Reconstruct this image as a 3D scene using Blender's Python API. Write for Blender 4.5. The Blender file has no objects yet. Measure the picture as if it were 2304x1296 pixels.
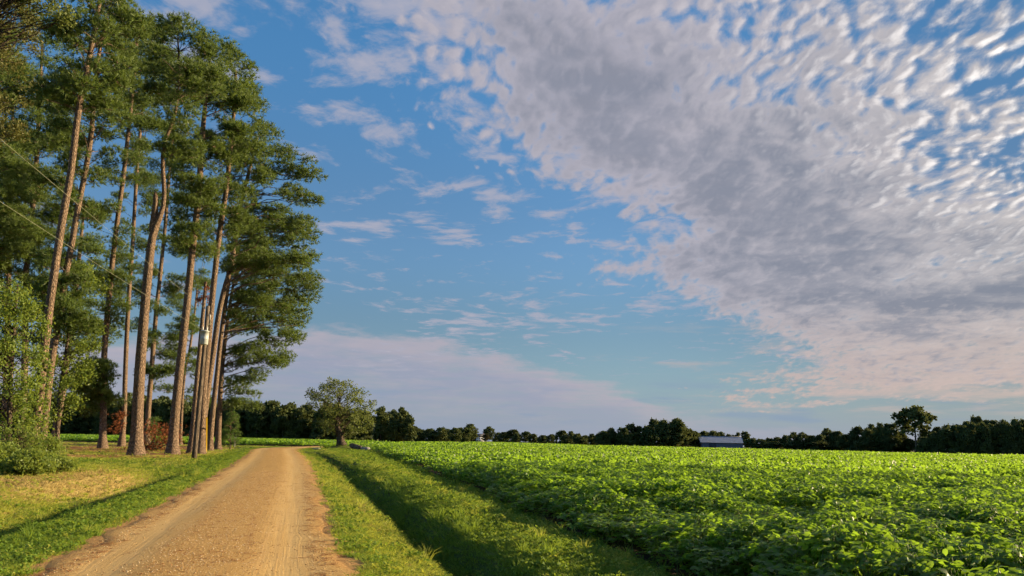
import bpy, math, random
import numpy as np
from mathutils import Vector, Matrix

# ------------------------------------------------------------------ camera
W, H, F = 2304.0, 1296.0, 1731.0
ROLL = math.radians(1.215)
PITCH = math.atan(345.4 / F)
CH = 1.5
sc = bpy.context.scene
col = sc.collection
cam_d = bpy.data.cameras.new('camera')
cam_d.sensor_width = 36.0
cam_d.lens = 36.0 * F / W
cam_d.clip_start = 0.1
cam_d.clip_end = 20000.0
cam = bpy.data.objects.new('camera', cam_d)
col.objects.link(cam)
cam.matrix_world = (Matrix.Translation((0, 0, CH)) @ Matrix.Rotation(math.pi / 2 + PITCH, 4, 'X')
                    @ Matrix.Rotation(ROLL, 4, 'Z'))
sc.camera = cam

# ------------------------------------------------------------------ render settings
SUN_AZ, SUN_EL = math.radians(75), math.radians(14.5)      # bearing clockwise from the view axis (+Y)
sc.view_settings.view_transform = 'Standard'
sc.view_settings.look = 'None'
sc.view_settings.gamma = 1.0
sc.view_settings.use_curve_mapping = False
sc.view_settings.exposure = 1.35
sc.cycles.max_bounces = 5
sc.cycles.diffuse_bounces = 3
sc.cycles.transmission_bounces = 3
sc.cycles.transparent_max_bounces = 6
sc.cycles.glossy_bounces = 2
sc.cycles.use_adaptive_sampling = True
sc.cycles.adaptive_threshold = 0.02
sc.cycles.adaptive_min_samples = 8
sc.cycles.caustics_reflective = False
sc.cycles.caustics_refractive = False


def ray(px, py):
    dx, dy = px - W / 2, py - H / 2
    u = dx * math.cos(ROLL) + dy * math.sin(ROLL)
    v = -dx * math.sin(ROLL) + dy * math.cos(ROLL)
    return np.array((u, F * math.cos(PITCH) + v * math.sin(PITCH), F * math.sin(PITCH) - v * math.cos(PITCH)))


def at(px, py, Y):
    r = ray(px, py)
    p = r * (Y / r[1])
    p[2] += CH
    return p


def gnd(px, py, z=0.0):
    r = ray(px, py)
    p = r * ((z - CH) / r[2])
    p[2] += CH
    return p


def azel(px, py):
    r = ray(px, py)
    return math.atan2(r[0], r[1]), r[2] / np.linalg.norm(r)


# ------------------------------------------------------------------ world: sky and high clouds
world = bpy.data.worlds.new('World')
sc.world = world
world.use_nodes = True
world.cycles.sampling_method = 'MANUAL'
world.cycles.sample_map_resolution = 512


class NB:
    """tiny node builder"""

    def __init__(self, tree):
        self.t = tree
        tree.nodes.clear()

    def n(self, typ, **kw):
        nd = self.t.nodes.new(typ)
        for k, v in kw.items():
            setattr(nd, k, v)
        return nd

    def put(self, sock, v):
        if v is None:
            return
        if hasattr(v, 'is_linked'):
            self.t.links.new(v, sock)
        elif isinstance(v, (tuple, list)) and len(v) == 3 and sock.type == 'RGBA':
            sock.default_value = (*v, 1)
        else:
            sock.default_value = v

    def m(self, op, a, b=None, c=None, clamp=False):
        nd = self.n('ShaderNodeMath', operation=op, use_clamp=clamp)
        for i, v in enumerate((a, b, c)):
            self.put(nd.inputs[i], v)
        return nd.outputs[0]

    def vm(self, op, a, b=None, scale=None):
        nd = self.n('ShaderNodeVectorMath', operation=op)
        self.put(nd.inputs[0], a)
        if b is not None:
            self.put(nd.inputs[1], b)
        if scale is not None:
            self.put(nd.inputs['Scale'], scale)
        return nd.outputs['Value'] if op in ('DOT_PRODUCT', 'LENGTH') else nd.outputs[0]

    def xyz(self, x, y, z):
        nd = self.n('ShaderNodeCombineXYZ')
        for i, v in enumerate((x, y, z)):
            self.put(nd.inputs[i], v)
        return nd.outputs[0]

    def sep(self, v):
        nd = self.n('ShaderNodeSeparateXYZ')
        self.put(nd.inputs[0], v)
        return nd.outputs

    def noise(self, vec, scale, detail=4, rough=0.5, dist=0.0, dims='3D', color=False, lac=2.0):
        nd = self.n('ShaderNodeTexNoise', noise_dimensions=dims)
        self.put(nd.inputs['Vector'], vec)
        self.put(nd.inputs['Scale'], scale)
        nd.inputs['Detail'].default_value = detail
        nd.inputs['Roughness'].default_value = rough
        nd.inputs['Lacunarity'].default_value = lac
        nd.inputs['Distortion'].default_value = dist
        return nd.outputs['Color' if color else 'Fac']

    def voro(self, vec, scale, feature='F1', smooth=0.5, out='Distance', rnd=1.0):
        nd = self.n('ShaderNodeTexVoronoi', feature=feature)
        self.put(nd.inputs['Vector'], vec)
        self.put(nd.inputs['Scale'], scale)
        nd.inputs['Randomness'].default_value = rnd
        if feature == 'SMOOTH_F1':
            nd.inputs['Smoothness'].default_value = smooth
        return nd.outputs[out]

    def ss(self, v, lo, hi, a=0.0, b=1.0, interp='SMOOTHSTEP'):
        nd = self.n('ShaderNodeMapRange', interpolation_type=interp)
        for i, x in enumerate((v, lo, hi, a, b)):
            self.put(nd.inputs[i], x)
        return nd.outputs[0]

    def curve(self, v, pts, x0, x1, y0, y1):
        nd = self.n('ShaderNodeFloatCurve')
        cv = nd.mapping.curves[0]
        pts = sorted(pts)
        q = [((x - x0) / (x1 - x0), (y - y0) / (y1 - y0)) for x, y in pts]
        while len(cv.points) < len(q):
            cv.points.new(0.5, 0.5)
        for p, (x, y) in zip(cv.points, q):
            p.location = (x, y)
            p.handle_type = 'AUTO_CLAMPED'
        nd.mapping.update()
        self.put(nd.inputs['Value'], self.ss(v, x0, x1, 0, 1, 'LINEAR'))
        return self.m('MULTIPLY_ADD', nd.outputs[0], y1 - y0, y0)

    def mix(self, f, a, b, blend='MIX'):
        nd = self.n('ShaderNodeMix', data_type='RGBA', blend_type=blend)
        self.put(nd.inputs[0], f)
        self.put(nd.inputs[6], a)
        self.put(nd.inputs[7], b)
        return nd.outputs[2]

    def mixf(self, f, a, b):
        nd = self.n('ShaderNodeMix', data_type='FLOAT')
        self.put(nd.inputs[0], f)
        self.put(nd.inputs[2], a)
        self.put(nd.inputs[3], b)
        return nd.outputs[0]

    def ramp(self, v, stops):
        nd = self.n('ShaderNodeValToRGB')
        e = nd.color_ramp.elements
        while len(e) < len(stops):
            e.new(0.5)
        for el, (p, c) in zip(e, stops):
            el.position = p
            el.color = (*c, 1)
        self.put(nd.inputs[0], v)
        return nd.outputs[0]

    def bump(self, h, strength, dist, normal=None):
        nd = self.n('ShaderNodeBump')
        nd.inputs['Strength'].default_value = strength
        nd.inputs['Distance'].default_value = dist
        self.put(nd.inputs['Height'], h)
        if normal is not None:
            self.put(nd.inputs['Normal'], normal)
        return nd.outputs[0]


def build_world():
    b = NB(world.node_tree)
    out = b.n('ShaderNodeOutputWorld')
    bg = b.n('ShaderNodeBackground')
    bg.inputs['Strength'].default_value = 0.059
    b.t.links.new(bg.outputs[0], out.inputs[0])
    sky = b.n('ShaderNodeTexSky', sky_type='NISHITA', sun_disc=False)
    sky.sun_elevation = SUN_EL
    sky.sun_rotation = SUN_AZ
    sky.altitude = 10
    sky.air_density = 1.0
    sky.dust_density = 0.6
    sky.ozone_density = 2.5
    D = b.n('ShaderNodeTexCoord').outputs['Generated']
    x, y, z = b.sep(D)[0:3]
    az = b.m('ARCTAN2', x, y)
    zc = b.m('ADD', b.m('MAXIMUM', z, 0.0), 0.055)
    X, Y = b.m('DIVIDE', x, zc), b.m('DIVIDE', y, zc)
    P = b.xyz(X, Y, 0.0)
    sunv = (math.sin(SUN_AZ) * math.cos(SUN_EL), math.cos(SUN_AZ) * math.cos(SUN_EL), math.sin(SUN_EL))
    toward = b.vm('DOT_PRODUCT', D, sunv)                       # 1 at the sun
    glow = b.ss(toward, 0.42, 0.98)
    SD = Vector((math.sin(SUN_AZ), math.cos(SUN_AZ), 0))

    # slow warp shared by the layers
    wn = b.noise(P, 0.9, 4, 0.55, color=True)
    wv = b.vm('SUBTRACT', wn, (0.5, 0.5, 0.5))
    Pw = b.vm('ADD', P, b.vm('SCALE', wv, scale=0.55))

    # ---- main bank: its ragged western edge, bearing as a function of height
    edge = [azel(*p) for p in ((800, -120), (880, 0), (960, 100), (1030, 210), (1190, 385), (1330, 450), (1410, 520),
                               (1400, 610), (1480, 670), (1640, 715), (1790, 765), (1770, 830), (1640, 868),
                               (1520, 905), (1500, 940))]
    ed = b.curve(z, [(e, a) for a, e in edge] + [(0.75, -0.62), (1.0, -0.8)], 0, 1, -1.5, 1.5)
    jag = b.noise(P, 2.6, 6, 0.62)
    s = b.m('ADD', b.m('SUBTRACT', b.m('ADD', az, b.ss(z, 0.12, 0.32, 0.07, 0.02)), ed), b.m('MULTIPLY', b.m('SUBTRACT', jag, 0.5), 0.16))
    s = b.m('ADD', s, b.m('MULTIPLY', b.m('SUBTRACT', b.noise(Pw, 0.8, 3, 0.5), 0.5), 0.16))
    back = b.ss(az, 2.2, 3.0, 1, 0)
    lowj = b.m('ADD', z, b.m('MULTIPLY', b.m('SUBTRACT', b.noise(b.xyz(b.m('MULTIPLY', az, 5), b.m('MULTIPLY', z, 30), 7.0), 1.0, 5, 0.6), 0.5), 0.09))
    bank = b.m('MULTIPLY', b.m('MULTIPLY', b.ss(s, b.ss(z, 0.25, 0.5, -0.16, -0.30), 0.20), back), b.ss(lowj, 0.035, 0.085))

    # ---- cells: rows of altocumulus puffs
    def rot(vec, ang, sx, sy):
        nd = b.n('ShaderNodeMapping')
        b.put(nd.inputs['Vector'], vec)
        nd.inputs['Rotation'].default_value = (0, 0, ang)
        nd.inputs['Scale'].default_value = (sx, sy, 1)
        return nd.outputs[0]

    def cells(vec):
        c1 = b.voro(vec, 1.0, 'SMOOTH_F1', 0.45)
        n1 = b.noise(vec, 1.1, 5, 0.55)
        n2 = b.noise(vec, 0.33, 3, 0.5)
        return b.m('ADD', b.m('MULTIPLY', b.m('SUBTRACT', 0.52, c1), b.ss(z, 0.10, 0.36, 0.35, 1.45)),
                   b.m('ADD', b.m('MULTIPLY', b.m('SUBTRACT', n1, 0.5), 1.9), b.m('MULTIPLY', b.m('SUBTRACT', n2, 0.5), 1.9)))

    # puffs have thickness, so they foreshorten less than a flat sheet would
    zd = b.m('ADD', b.m('MAXIMUM', z, 0.0), 0.26)
    Pd = b.xyz(b.m('DIVIDE', x, zd), b.m('DIVIDE', y, zd), 0.0)
    Pj = b.vm('ADD', b.vm('ADD', Pd, b.vm('SCALE', b.vm('SUBTRACT', b.noise(Pd, 2.5, 3, 0.5, color=True), (0.5, 0.5, 0.5)), scale=0.12)),
              b.vm('SCALE', b.vm('SUBTRACT', b.noise(Pd, 14.0, 3, 0.5, color=True), (0.5, 0.5, 0.5)), scale=0.022))
    C0 = rot(Pj, math.radians(30), 40.0, 24.0)
    sd = (SD.x * 0.012, SD.y * 0.012, 0)
    C1 = rot(b.vm('ADD', Pj, sd), math.radians(30), 40.0, 24.0)
    h0, h1 = cells(C0), cells(C1)

    # how closed the deck is: a smooth grey body in the middle, broken toward the sun and the top
    a1, e1 = azel(1560, 430)
    dx = b.m('DIVIDE', b.m('SUBTRACT', az, a1), 0.24)
    dz = b.m('DIVIDE', b.m('SUBTRACT', z, e1), 0.15)
    skew = b.m('ADD', dz, b.m('MULTIPLY', dx, 0.75))
    body = b.m('POWER', 2.718, b.m('MULTIPLY', b.m('ADD', b.m('MULTIPLY', dx, b.m('MULTIPLY', dx, 0.55)), b.m('MULTIPLY', skew, skew)), -0.75))
    a2, e2 = azel(2230, 665)
    dx2 = b.m('DIVIDE', b.m('SUBTRACT', az, a2), 0.20)
    dz2 = b.m('DIVIDE', b.m('SUBTRACT', z, e2), 0.04)
    body2 = b.m('POWER', 2.718, b.m('MULTIPLY', b.m('ADD', b.m('MULTIPLY', dx2, dx2), b.m('MULTIPLY', dz2, dz2)), -1.0))
    big = b.m('MULTIPLY', b.m('SUBTRACT', b.noise(Pw, 1.6, 5, 0.55), 0.5), 1.6)
    thin = b.m('MULTIPLY', b.ss(az, 0.22, 0.55), b.ss(z, 0.20, 0.40))
    close = b.m('SUBTRACT', b.m('ADD', b.m('MAXIMUM', body, body2), big), b.m('MULTIPLY', thin, 0.14))
    base = b.m('ADD', b.m('MULTIPLY', b.m('MULTIPLY', close, b.ss(s, 0.0, 0.22, 0.25, 1.0)), 1.35), -0.05)
    dens0 = b.m('ADD', b.m('SUBTRACT', b.m('MULTIPLY', bank, 1.5), 1.25), b.m('ADD', base, b.m('MULTIPLY', h0, 0.95)))
    alpha = b.m('MULTIPLY', b.ss(dens0, -0.30, 0.68), b.ss(bank, 0.0, 0.2))
    thick = b.ss(dens0, 0.3, 1.75)
    relief = b.m('SUBTRACT', h0, h1)
    openness = b.m('SUBTRACT', 1.0, b.ss(close, 0.15, 1.0))
    lit = b.m('MULTIPLY', b.m('MULTIPLY', b.ss(relief, -0.15, 1.05), b.ss(z, 0.10, 0.32, 0.25, 1.0)), b.m('MULTIPLY_ADD', b.m('MULTIPLY', openness, b.mixf(glow, 0.55, 1.0)), 0.96, 0.04), clamp=True)

    grey = b.mix(glow, (1.75, 1.85, 2.3), (1.5, 1.7, 2.1))
    pale = b.mix(glow, (2.9, 2.8, 3.25), (4.3, 4.0, 3.8))
    lump = b.m('ADD', b.m('MULTIPLY', b.m('SUBTRACT', b.noise(Pw, 3.1, 6, 0.6), 0.5), 1.5), b.m('MULTIPLY', h0, -0.22))
    ccol = b.mix(b.m('ADD', thick, lump, clamp=True), pale, grey)
    white = b.mix(glow, (3.9, 3.6, 3.9), (10.5, 9.9, 9.2))
    ccol = b.mix(lit, ccol, white)
    lowwarm = b.m('MULTIPLY', b.ss(z, 0.05, 0.20, 1, 0), 0.75)
    ccol = b.mix(b.m('MULTIPLY', lowwarm, b.ss(thick, 0.0, 0.9, 1, 0.25)), ccol, (4.1, 3.15, 2.75))

    # ---- clear sky, with a milky horizon
    tint = b.mix(b.ss(z, 0.24, 0.52), b.mix(b.ss(z, 0.12, 0.26), (0.52, 0.64, 0.70), (0.66, 0.85, 0.97)), (0.64, 1.15, 1.38))
    base_sky = b.mix(1.0, sky.outputs[0], tint, 'MULTIPLY')
    base_sky = b.mix(1.0, base_sky, b.mix(b.ss(toward, 0.35, 0.85), (1.0, 1.0, 1.0), (0.50, 0.50, 0.52)), 'MULTIPLY')
    hz = b.m('POWER', 2.718, b.m('MULTIPLY', b.m('MAXIMUM', z, 0.0), -14.0))
    hazec = b.mix(glow, (2.05, 2.5, 3.5), (2.5, 2.75, 3.0))
    skyc = b.mix(b.m('MULTIPLY', hz, 0.95), base_sky, hazec)

    # ---- low wedge of cloud on the left
    top = [azel(*p) for p in ((-400, 820), (200, 770), (560, 738), (700, 735), (960, 762), (1120, 795), (1250, 832), (1380, 868), (1480, 908), (1620, 950))]
    tz = b.curve(az, top + [(-1.5, 0.08), (1.5, 0.0)], -1.6, 1.6, -0.1, 0.4)
    puff = b.noise(P, 1.7, 6, 0.6)
    puff2 = b.noise(b.xyz(b.m('MULTIPLY', az, 14), b.m('MULTIPLY', z, 60), 3.0), 1.0, 5, 0.6)
    s2 = b.m('ADD', b.m('SUBTRACT', tz, z), b.m('MULTIPLY', b.m('SUBTRACT', puff2, 0.5), 0.055))
    w_in = b.m('MULTIPLY', b.ss(s2, -0.004, 0.014), b.ss(az, -1.4, -1.0))
    w_op = b.m('MULTIPLY', w_in, b.m('MULTIPLY', b.ss(z, 0.012, 0.06, 0.35, 0.85), b.ss(puff, 0.28, 0.58, 0.62, 1.0)))
    w_op = b.m('MULTIPLY', w_op, b.ss(s2, 0.0, 0.12, 1.0, 0.75))
    rimc = b.mix(b.ss(s2, 0.0, 0.045), (3.3, 2.9, 3.25), (2.35, 2.4, 3.2))
    rimc = b.mix(b.ss(b.noise(b.xyz(b.m('MULTIPLY', az, 9), b.m('MULTIPLY', z, 45), 21.0), 1.0, 5, 0.6), 0.42, 0.66, 0, 0.6), rimc, (3.1, 2.8, 3.2))
    skyc = b.mix(w_op, skyc, rimc)

    # ---- thin dark scud just over the horizon
    scud = b.noise(b.xyz(b.m('MULTIPLY', az, 6.5), b.m('MULTIPLY', z, 42), 0.0), 1.0, 5, 0.55)
    sc_op = b.m('MULTIPLY', b.ss(scud, 0.50, 0.68), b.m('MULTIPLY', b.ss(z, 0.0, 0.02), b.ss(z, 0.055, 0.095, 1, 0)))
    skyc = b.mix(b.m('MULTIPLY', sc_op, 0.55), skyc, (1.6, 2.2, 3.2))

    # ---- thin peach streaks low under the bank
    pst = b.noise(b.xyz(b.m('MULTIPLY', az, 7.0), b.m('MULTIPLY', z, 52), 11.0), 1.0, 6, 0.62)
    ps_op = b.m('MULTIPLY', b.ss(b.m('ADD', pst, b.ss(az, 0.05, 0.6, -0.12, 0.06)), 0.46, 0.66), b.m('MULTIPLY', b.ss(z, 0.03, 0.055), b.ss(z, 0.11, 0.17, 1, 0)))
    ps_op = b.m('MULTIPLY', b.m('MULTIPLY', ps_op, 0.8), b.m('MULTIPLY', b.ss(az, 0.02, 0.3), back))
    skyc = b.mix(ps_op, skyc, b.mix(glow, (3.6, 2.95, 2.85), (4.2, 3.4, 2.9)))

    # ---- scattered small puffs in the clear part
    pv = rot(b.vm('ADD', Pw, (3.7, 1.9, 0)), math.radians(20), 1.0, 1.0)
    pn = b.noise(pv, 5.6, 6, 0.60)
    pn2 = b.noise(pv, 0.75, 2, 0.5)
    pd = b.m('ADD', pn, b.m('MULTIPLY', b.m('SUBTRACT', pn2, 0.5), 0.62))
    nearb = b.ss(s, -0.75, -0.05, 0.0, 0.05)
    p_op = b.m('MULTIPLY', b.ss(b.m('ADD', pd, nearb), 0.56, 0.74), b.ss(z, 0.06, 0.12))
    p_op = b.m('MULTIPLY', p_op, 0.78)
    skyc = b.mix(p_op, skyc, b.mix(b.ss(pd, 0.62, 0.9), (2.7, 2.75, 3.4), (3.6, 3.3, 3.6)))
    final = b.mix(b.m('MULTIPLY', alpha, 0.97), skyc, ccol)
    b.put(bg.inputs['Color'], final)


build_world()

# ------------------------------------------------------------------ sun
sun_d = bpy.data.lights.new('sun', 'SUN')
sun_d.energy = 5.0
sun_d.angle = math.radians(0.6)
sun_d.color = (1.0, 0.77, 0.44)
sun = bpy.data.objects.new('sun', sun_d)
col.objects.link(sun)
sun.rotation_euler = Vector((-math.sin(SUN_AZ) * math.cos(SUN_EL), -math.cos(SUN_AZ) * math.cos(SUN_EL),
                             -math.sin(SUN_EL))).to_track_quat('-Z', 'Y').to_euler()
# === STRUCTURE
rng = np.random.default_rng(11)


def ts(o, label=None, cat=None, group=None, kind=None):
    if label:
        o['label'] = label
    if cat:
        o['category'] = cat
    if group:
        o['group'] = group
    if kind:
        o['kind'] = kind
    return o


def mdata(name, V, faces, mat, smooth=False, attrs=None, uv=None, mats=None, midx=None):
    """mesh data from numpy arrays; faces = list of (m,k) int arrays"""
    V = np.asarray(V, dtype=np.float32)
    if not isinstance(faces, list):
        faces = [faces]
    faces = [np.asarray(f, dtype=np.int32) for f in faces if len(f)]
    me = bpy.data.meshes.new(name)
    me.vertices.add(len(V))
    me.vertices.foreach_set('co', V.ravel())
    nl = sum(f.size for f in faces)
    npoly = sum(len(f) for f in faces)
    me.loops.add(nl)
    me.polygons.add(npoly)
    me.loops.foreach_set('vertex_index', np.concatenate([f.ravel() for f in faces]))
    tot = np.concatenate([np.full(len(f), f.shape[1], dtype=np.int32) for f in faces])
    me.polygons.foreach_set('loop_start', np.concatenate(([0], np.cumsum(tot)[:-1])).astype(np.int32))
    if smooth:
        me.polygons.foreach_set('use_smooth', np.ones(npoly, dtype=bool))
    for m in (mats or [mat]):
        me.materials.append(m)
    if midx is not None:
        me.polygons.foreach_set('material_index', np.asarray(midx, dtype=np.int32))
    for k, a in (attrs or {}).items():
        at_ = me.attributes.new(k, 'FLOAT', 'POINT')
        at_.data.foreach_set('value', np.asarray(a, dtype=np.float32))
    if uv is not None:
        li = np.concatenate([f.ravel() for f in faces])
        l = me.uv_layers.new(name='uv')
        l.data.foreach_set('uv', np.asarray(uv, dtype=np.float32)[li].ravel())
    me.update(calc_edges=True)
    return me


def obj(name, me, parent=None, loc=None):
    o = bpy.data.objects.new(name, me)
    col.objects.link(o)
    if parent is not None:
        o.parent = parent
    if loc is not None:
        o.location = loc
    return o


def empty(name, loc, label=None, cat=None, group=None):
    o = bpy.data.objects.new(name, None)
    o.empty_display_size = 0.3
    col.objects.link(o)
    o.location = loc
    return ts(o, label, cat, group)


def copy_tree(o, parent=None):
    c = o.copy()
    col.objects.link(c)
    c.parent = parent
    for ch in list(o.children):
        copy_tree(ch, c)
    return c


# ---- value noise on the plane (layout only)
_lat = np.random.default_rng(3).random((256, 256))


def vnoise(x, y, s=1.0, seed=0):
    x = np.asarray(x) / s + seed * 17.3
    y = np.asarray(y) / s + seed * 9.1
    xi, yi = np.floor(x).astype(int), np.floor(y).astype(int)
    fx, fy = x - xi, y - yi
    fx, fy = fx * fx * (3 - 2 * fx), fy * fy * (3 - 2 * fy)
    g = lambda a, c: _lat[a & 255, c & 255]
    return (g(xi, yi) * (1 - fx) + g(xi + 1, yi) * fx) * (1 - fy) + (g(xi, yi + 1) * (1 - fx) + g(xi + 1, yi + 1) * fx) * fy


def fbm(x, y, s=1.0, seed=0, n=3):
    return sum(vnoise(x, y, s / 2 ** i, seed + i) * 0.5 ** i for i in range(n)) / sum(0.5 ** i for i in range(n))


def sstep(v, a, b):
    t = np.clip((v - a) / (b - a), 0, 1)
    return t * t * (3 - 2 * t)


# ---- layout curves (metres; Y forward, X right)
_ry = np.arange(-80, 1600, 1.0)
_rx = np.interp(_ry, [-80, 8.7, 30, 55, 88, 99, 107, 118, 136, 228, 349, 600, 1000, 1600],
                [20.8, -3.35, -9.2, -16.3, -26.2, -29.0, -30.4, -31, -31, -31.5, -30, -31, -33, -36])
_k = np.ones(9) / 9
_rx = np.concatenate((_rx[:4], np.convolve(_rx, _k, 'valid'), _rx[-4:]))


def road_x(y):
    return np.interp(y, _ry, _rx)


def road_hw(y):
    return np.interp(y, [0, 12, 30, 55, 100, 112, 200], [1.68, 1.70, 1.92, 2.15, 2.55, 2.3, 2.1])


def soy_edge(y):
    return np.interp(y, [-60, 9.45, 15.7, 30.4, 55.6, 96, 106, 113, 150, 230, 1600],
                     [16.6, 1.87, 0.5, -2.43, -7.63, -16.2, -19.5, -27, -27.5, -27.6, -32])


def terrain(x, y):
    x, y = np.asarray(x, float), np.asarray(y, float)
    t = x - road_x(y)
    c = np.interp(y, [-20, 9.5, 30, 68], [3.25, 3.3, 3.5, 4.1]) + (fbm(x * 0, y, 3.0, 5) - 0.5) * 0.32
    d = t - c
    prof = np.where(d < 0, sstep(-d, 0.45, 0.02), np.clip(1.04 - np.abs(d) / 0.55, 0, 1))
    z = -0.40 * np.minimum(prof, 1.0) * sstep(y, 72, 66)
    cl = -3.55 + (fbm(x * 0, y, 5.0, 8) - 0.5) * 0.3
    dl = t - cl
    pl = np.where(dl > 0, sstep(dl, 0.42, 0.02), np.clip(1.03 - np.abs(dl) / 2.6, 0, 1))
    z = z - 0.64 * np.minimum(pl, 1.0) * sstep(y, 40, 33)
    z = z - 0.16 * sstep(t, road_hw(y) * 1.03, 3.0) * sstep(t, 5.2, 4.0) * (y < 80) - 0.07 * sstep(-t, road_hw(y) * 1.03, 3.1) * sstep(-t, 6.5, 4.5)
    sh = c + 0.38
    us = np.clip((t - sh) / np.maximum(soy_edge(y) - road_x(y) - sh, 0.5), 0, 1)
    z = z + 0.20 * np.sin(us ** 0.65 * math.pi) * (y < 100)
    off = sstep(np.abs(t), road_hw(y), road_hw(y) + 0.8) * sstep(np.abs(t), 900, 60)
    z = z + (fbm(x, y, 2.2, 1) - 0.5) * 0.10 * off + (fbm(x, y, 9.0, 2) - 0.5) * 0.16 * off * sstep(np.abs(t), 3.0, 8.0)
    r = np.hypot(x + 22.4, (y - 105.5))
    z = z + 0.55 * np.exp(-(r / 1.9) ** 2)
    return z


def dryness(x, y):
    """0 lush .. 1 straw, over the lawns"""
    t = x - road_x(y)
    lawn = sstep(-t, 3.6, 5.5)
    d = lawn * (0.35 + 0.9 * (fbm(x, y, 5.0, 21) - 0.42))
    d = d + lawn * 0.55 * np.exp(-(((x + 15) / 5) ** 2 + ((y - 24) / 6) ** 2))
    return np.clip(d + 0.25 * sstep(np.abs(t), 3.3, 2.0) * (fbm(x, y, 1.0, 4)), 0, 1)


def strawness(x, y):
    t = x - road_x(y)
    n = fbm(x, y, 5.0, 31)
    return sstep(-t, 4.5, 8.0) * sstep(y, 44, 52) * sstep(y, 118, 100) * sstep(n, 0.25, 0.55)


# ---- materials
def new_mat(name):
    m = bpy.data.materials.new(name)
    m.use_nodes = True
    b = NB(m.node_tree)
    out = b.n('ShaderNodeOutputMaterial')
    return m, b, out


def principled(b, out, color, rough=0.8, spec=0.3, normal=None, metal=0.0):
    p = b.n('ShaderNodeBsdfPrincipled')
    b.put(p.inputs['Base Color'], color)
    b.put(p.inputs['Roughness'], rough)
    p.inputs['Specular IOR Level'].default_value = spec
    p.inputs['Metallic'].default_value = metal
    if normal is not None:
        b.put(p.inputs['Normal'], normal)
    b.t.links.new(p.outputs[0], out.inputs['Surface'])
    return p


def attr(b, name):
    return b.n('ShaderNodeAttribute', attribute_name=name).outputs['Fac']


def leaf_mat(name, dark, light, trans, tf=0.4, rough=0.55, spec=0.25):
    """leaf: diffuse + light passing through; 'v' on the mesh and the object's own random vary the colour"""
    m, b, out = new_mat(name)
    oi = b.n('ShaderNodeObjectInfo').outputs['Random']
    v = b.m('ADD', b.m('MULTIPLY', attr(b, 'v'), 0.75), b.m('MULTIPLY', oi, 0.25))
    c = b.mix(v, dark, light)
    p = b.n('ShaderNodeBsdfPrincipled')
    b.put(p.inputs['Base Color'], c)
    p.inputs['Roughness'].default_value = rough
    p.inputs['Specular IOR Level'].default_value = spec
    tr = b.n('ShaderNodeBsdfTranslucent')
    b.put(tr.inputs['Color'], b.mix(v, tuple(x * 0.75 for x in trans), trans))
    mx = b.n('ShaderNodeMixShader')
    mx.inputs[0].default_value = tf
    b.t.links.new(p.outputs[0], mx.inputs[1])
    b.t.links.new(tr.outputs[0], mx.inputs[2])
    b.t.links.new(mx.outputs[0], out.inputs['Surface'])
    return m


def plain_mat(name, color, rough=0.7, spec=0.3, var=0.25, scale=8.0, metal=0.0, bump=0.0):
    m, b, out = new_mat(name)
    co = b.n('ShaderNodeTexCoord').outputs['Object']
    n = b.noise(co, scale, 5, 0.6)
    c = b.mix(n, tuple(x * (1 - var) for x in color), tuple(min(1, x * (1 + var)) for x in color))
    principled(b, out, c, rough, spec, b.bump(n, bump, 0.02) if bump else None, metal)
    return m


def ground_mat():
    m, b, out = new_mat('grass_ground')
    co = b.n('ShaderNodeTexCoord').outputs['Object']
    n1 = b.noise(co, 0.35, 5, 0.6)
    n2 = b.noise(co, 3.0, 5, 0.65)
    n3 = b.noise(co, 22.0, 4, 0.7)
    g = b.mix(b.ss(n2, 0.3, 0.7), (0.040, 0.062, 0.012), (0.095, 0.125, 0.026))
    g = b.mix(b.ss(n3, 0.35, 0.75), g, (0.125, 0.145, 0.035))
    g = b.mix(b.ss(n1, 0.45, 0.7, 0, 0.35), g, (0.16, 0.14, 0.045))
    dry = b.m('ADD', attr(b, 'dry'), b.m('MULTIPLY', b.m('SUBTRACT', n2, 0.5), 0.6))
    g = b.mix(b.ss(dry, 0.25, 0.75, 0, 0.85), g, b.mix(n3, (0.32, 0.235, 0.075), (0.50, 0.37, 0.125)))
    st = b.m('ADD', attr(b, 'straw'), b.m('MULTIPLY', b.m('SUBTRACT', n2, 0.5), 0.7))
    g = b.mix(b.ss(st, 0.35, 0.7), g, b.mix(n3, (0.16, 0.075, 0.028), (0.36, 0.19, 0.07)))
    soil = b.mix(n3, (0.028, 0.020, 0.013), (0.075, 0.052, 0.032))
    g = b.mix(b.ss(b.m('ADD', attr(b, 'soil'), b.m('MULTIPLY', b.m('SUBTRACT', n2, 0.5), 0.4)), 0.4, 0.65), g, soil)
    dirt = b.mix(n3, (0.27, 0.15, 0.055), (0.42, 0.26, 0.105))
    dd = b.m('ADD', attr(b, 'dirt'), b.m('MULTIPLY', b.m('SUBTRACT', n2, 0.5), 0.9))
    g = b.mix(b.ss(dd, 0.5, 0.75), g, dirt)
    principled(b, out, g, 0.95, 0.1, b.bump(n3, 0.6, 0.05))
    return m


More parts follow.
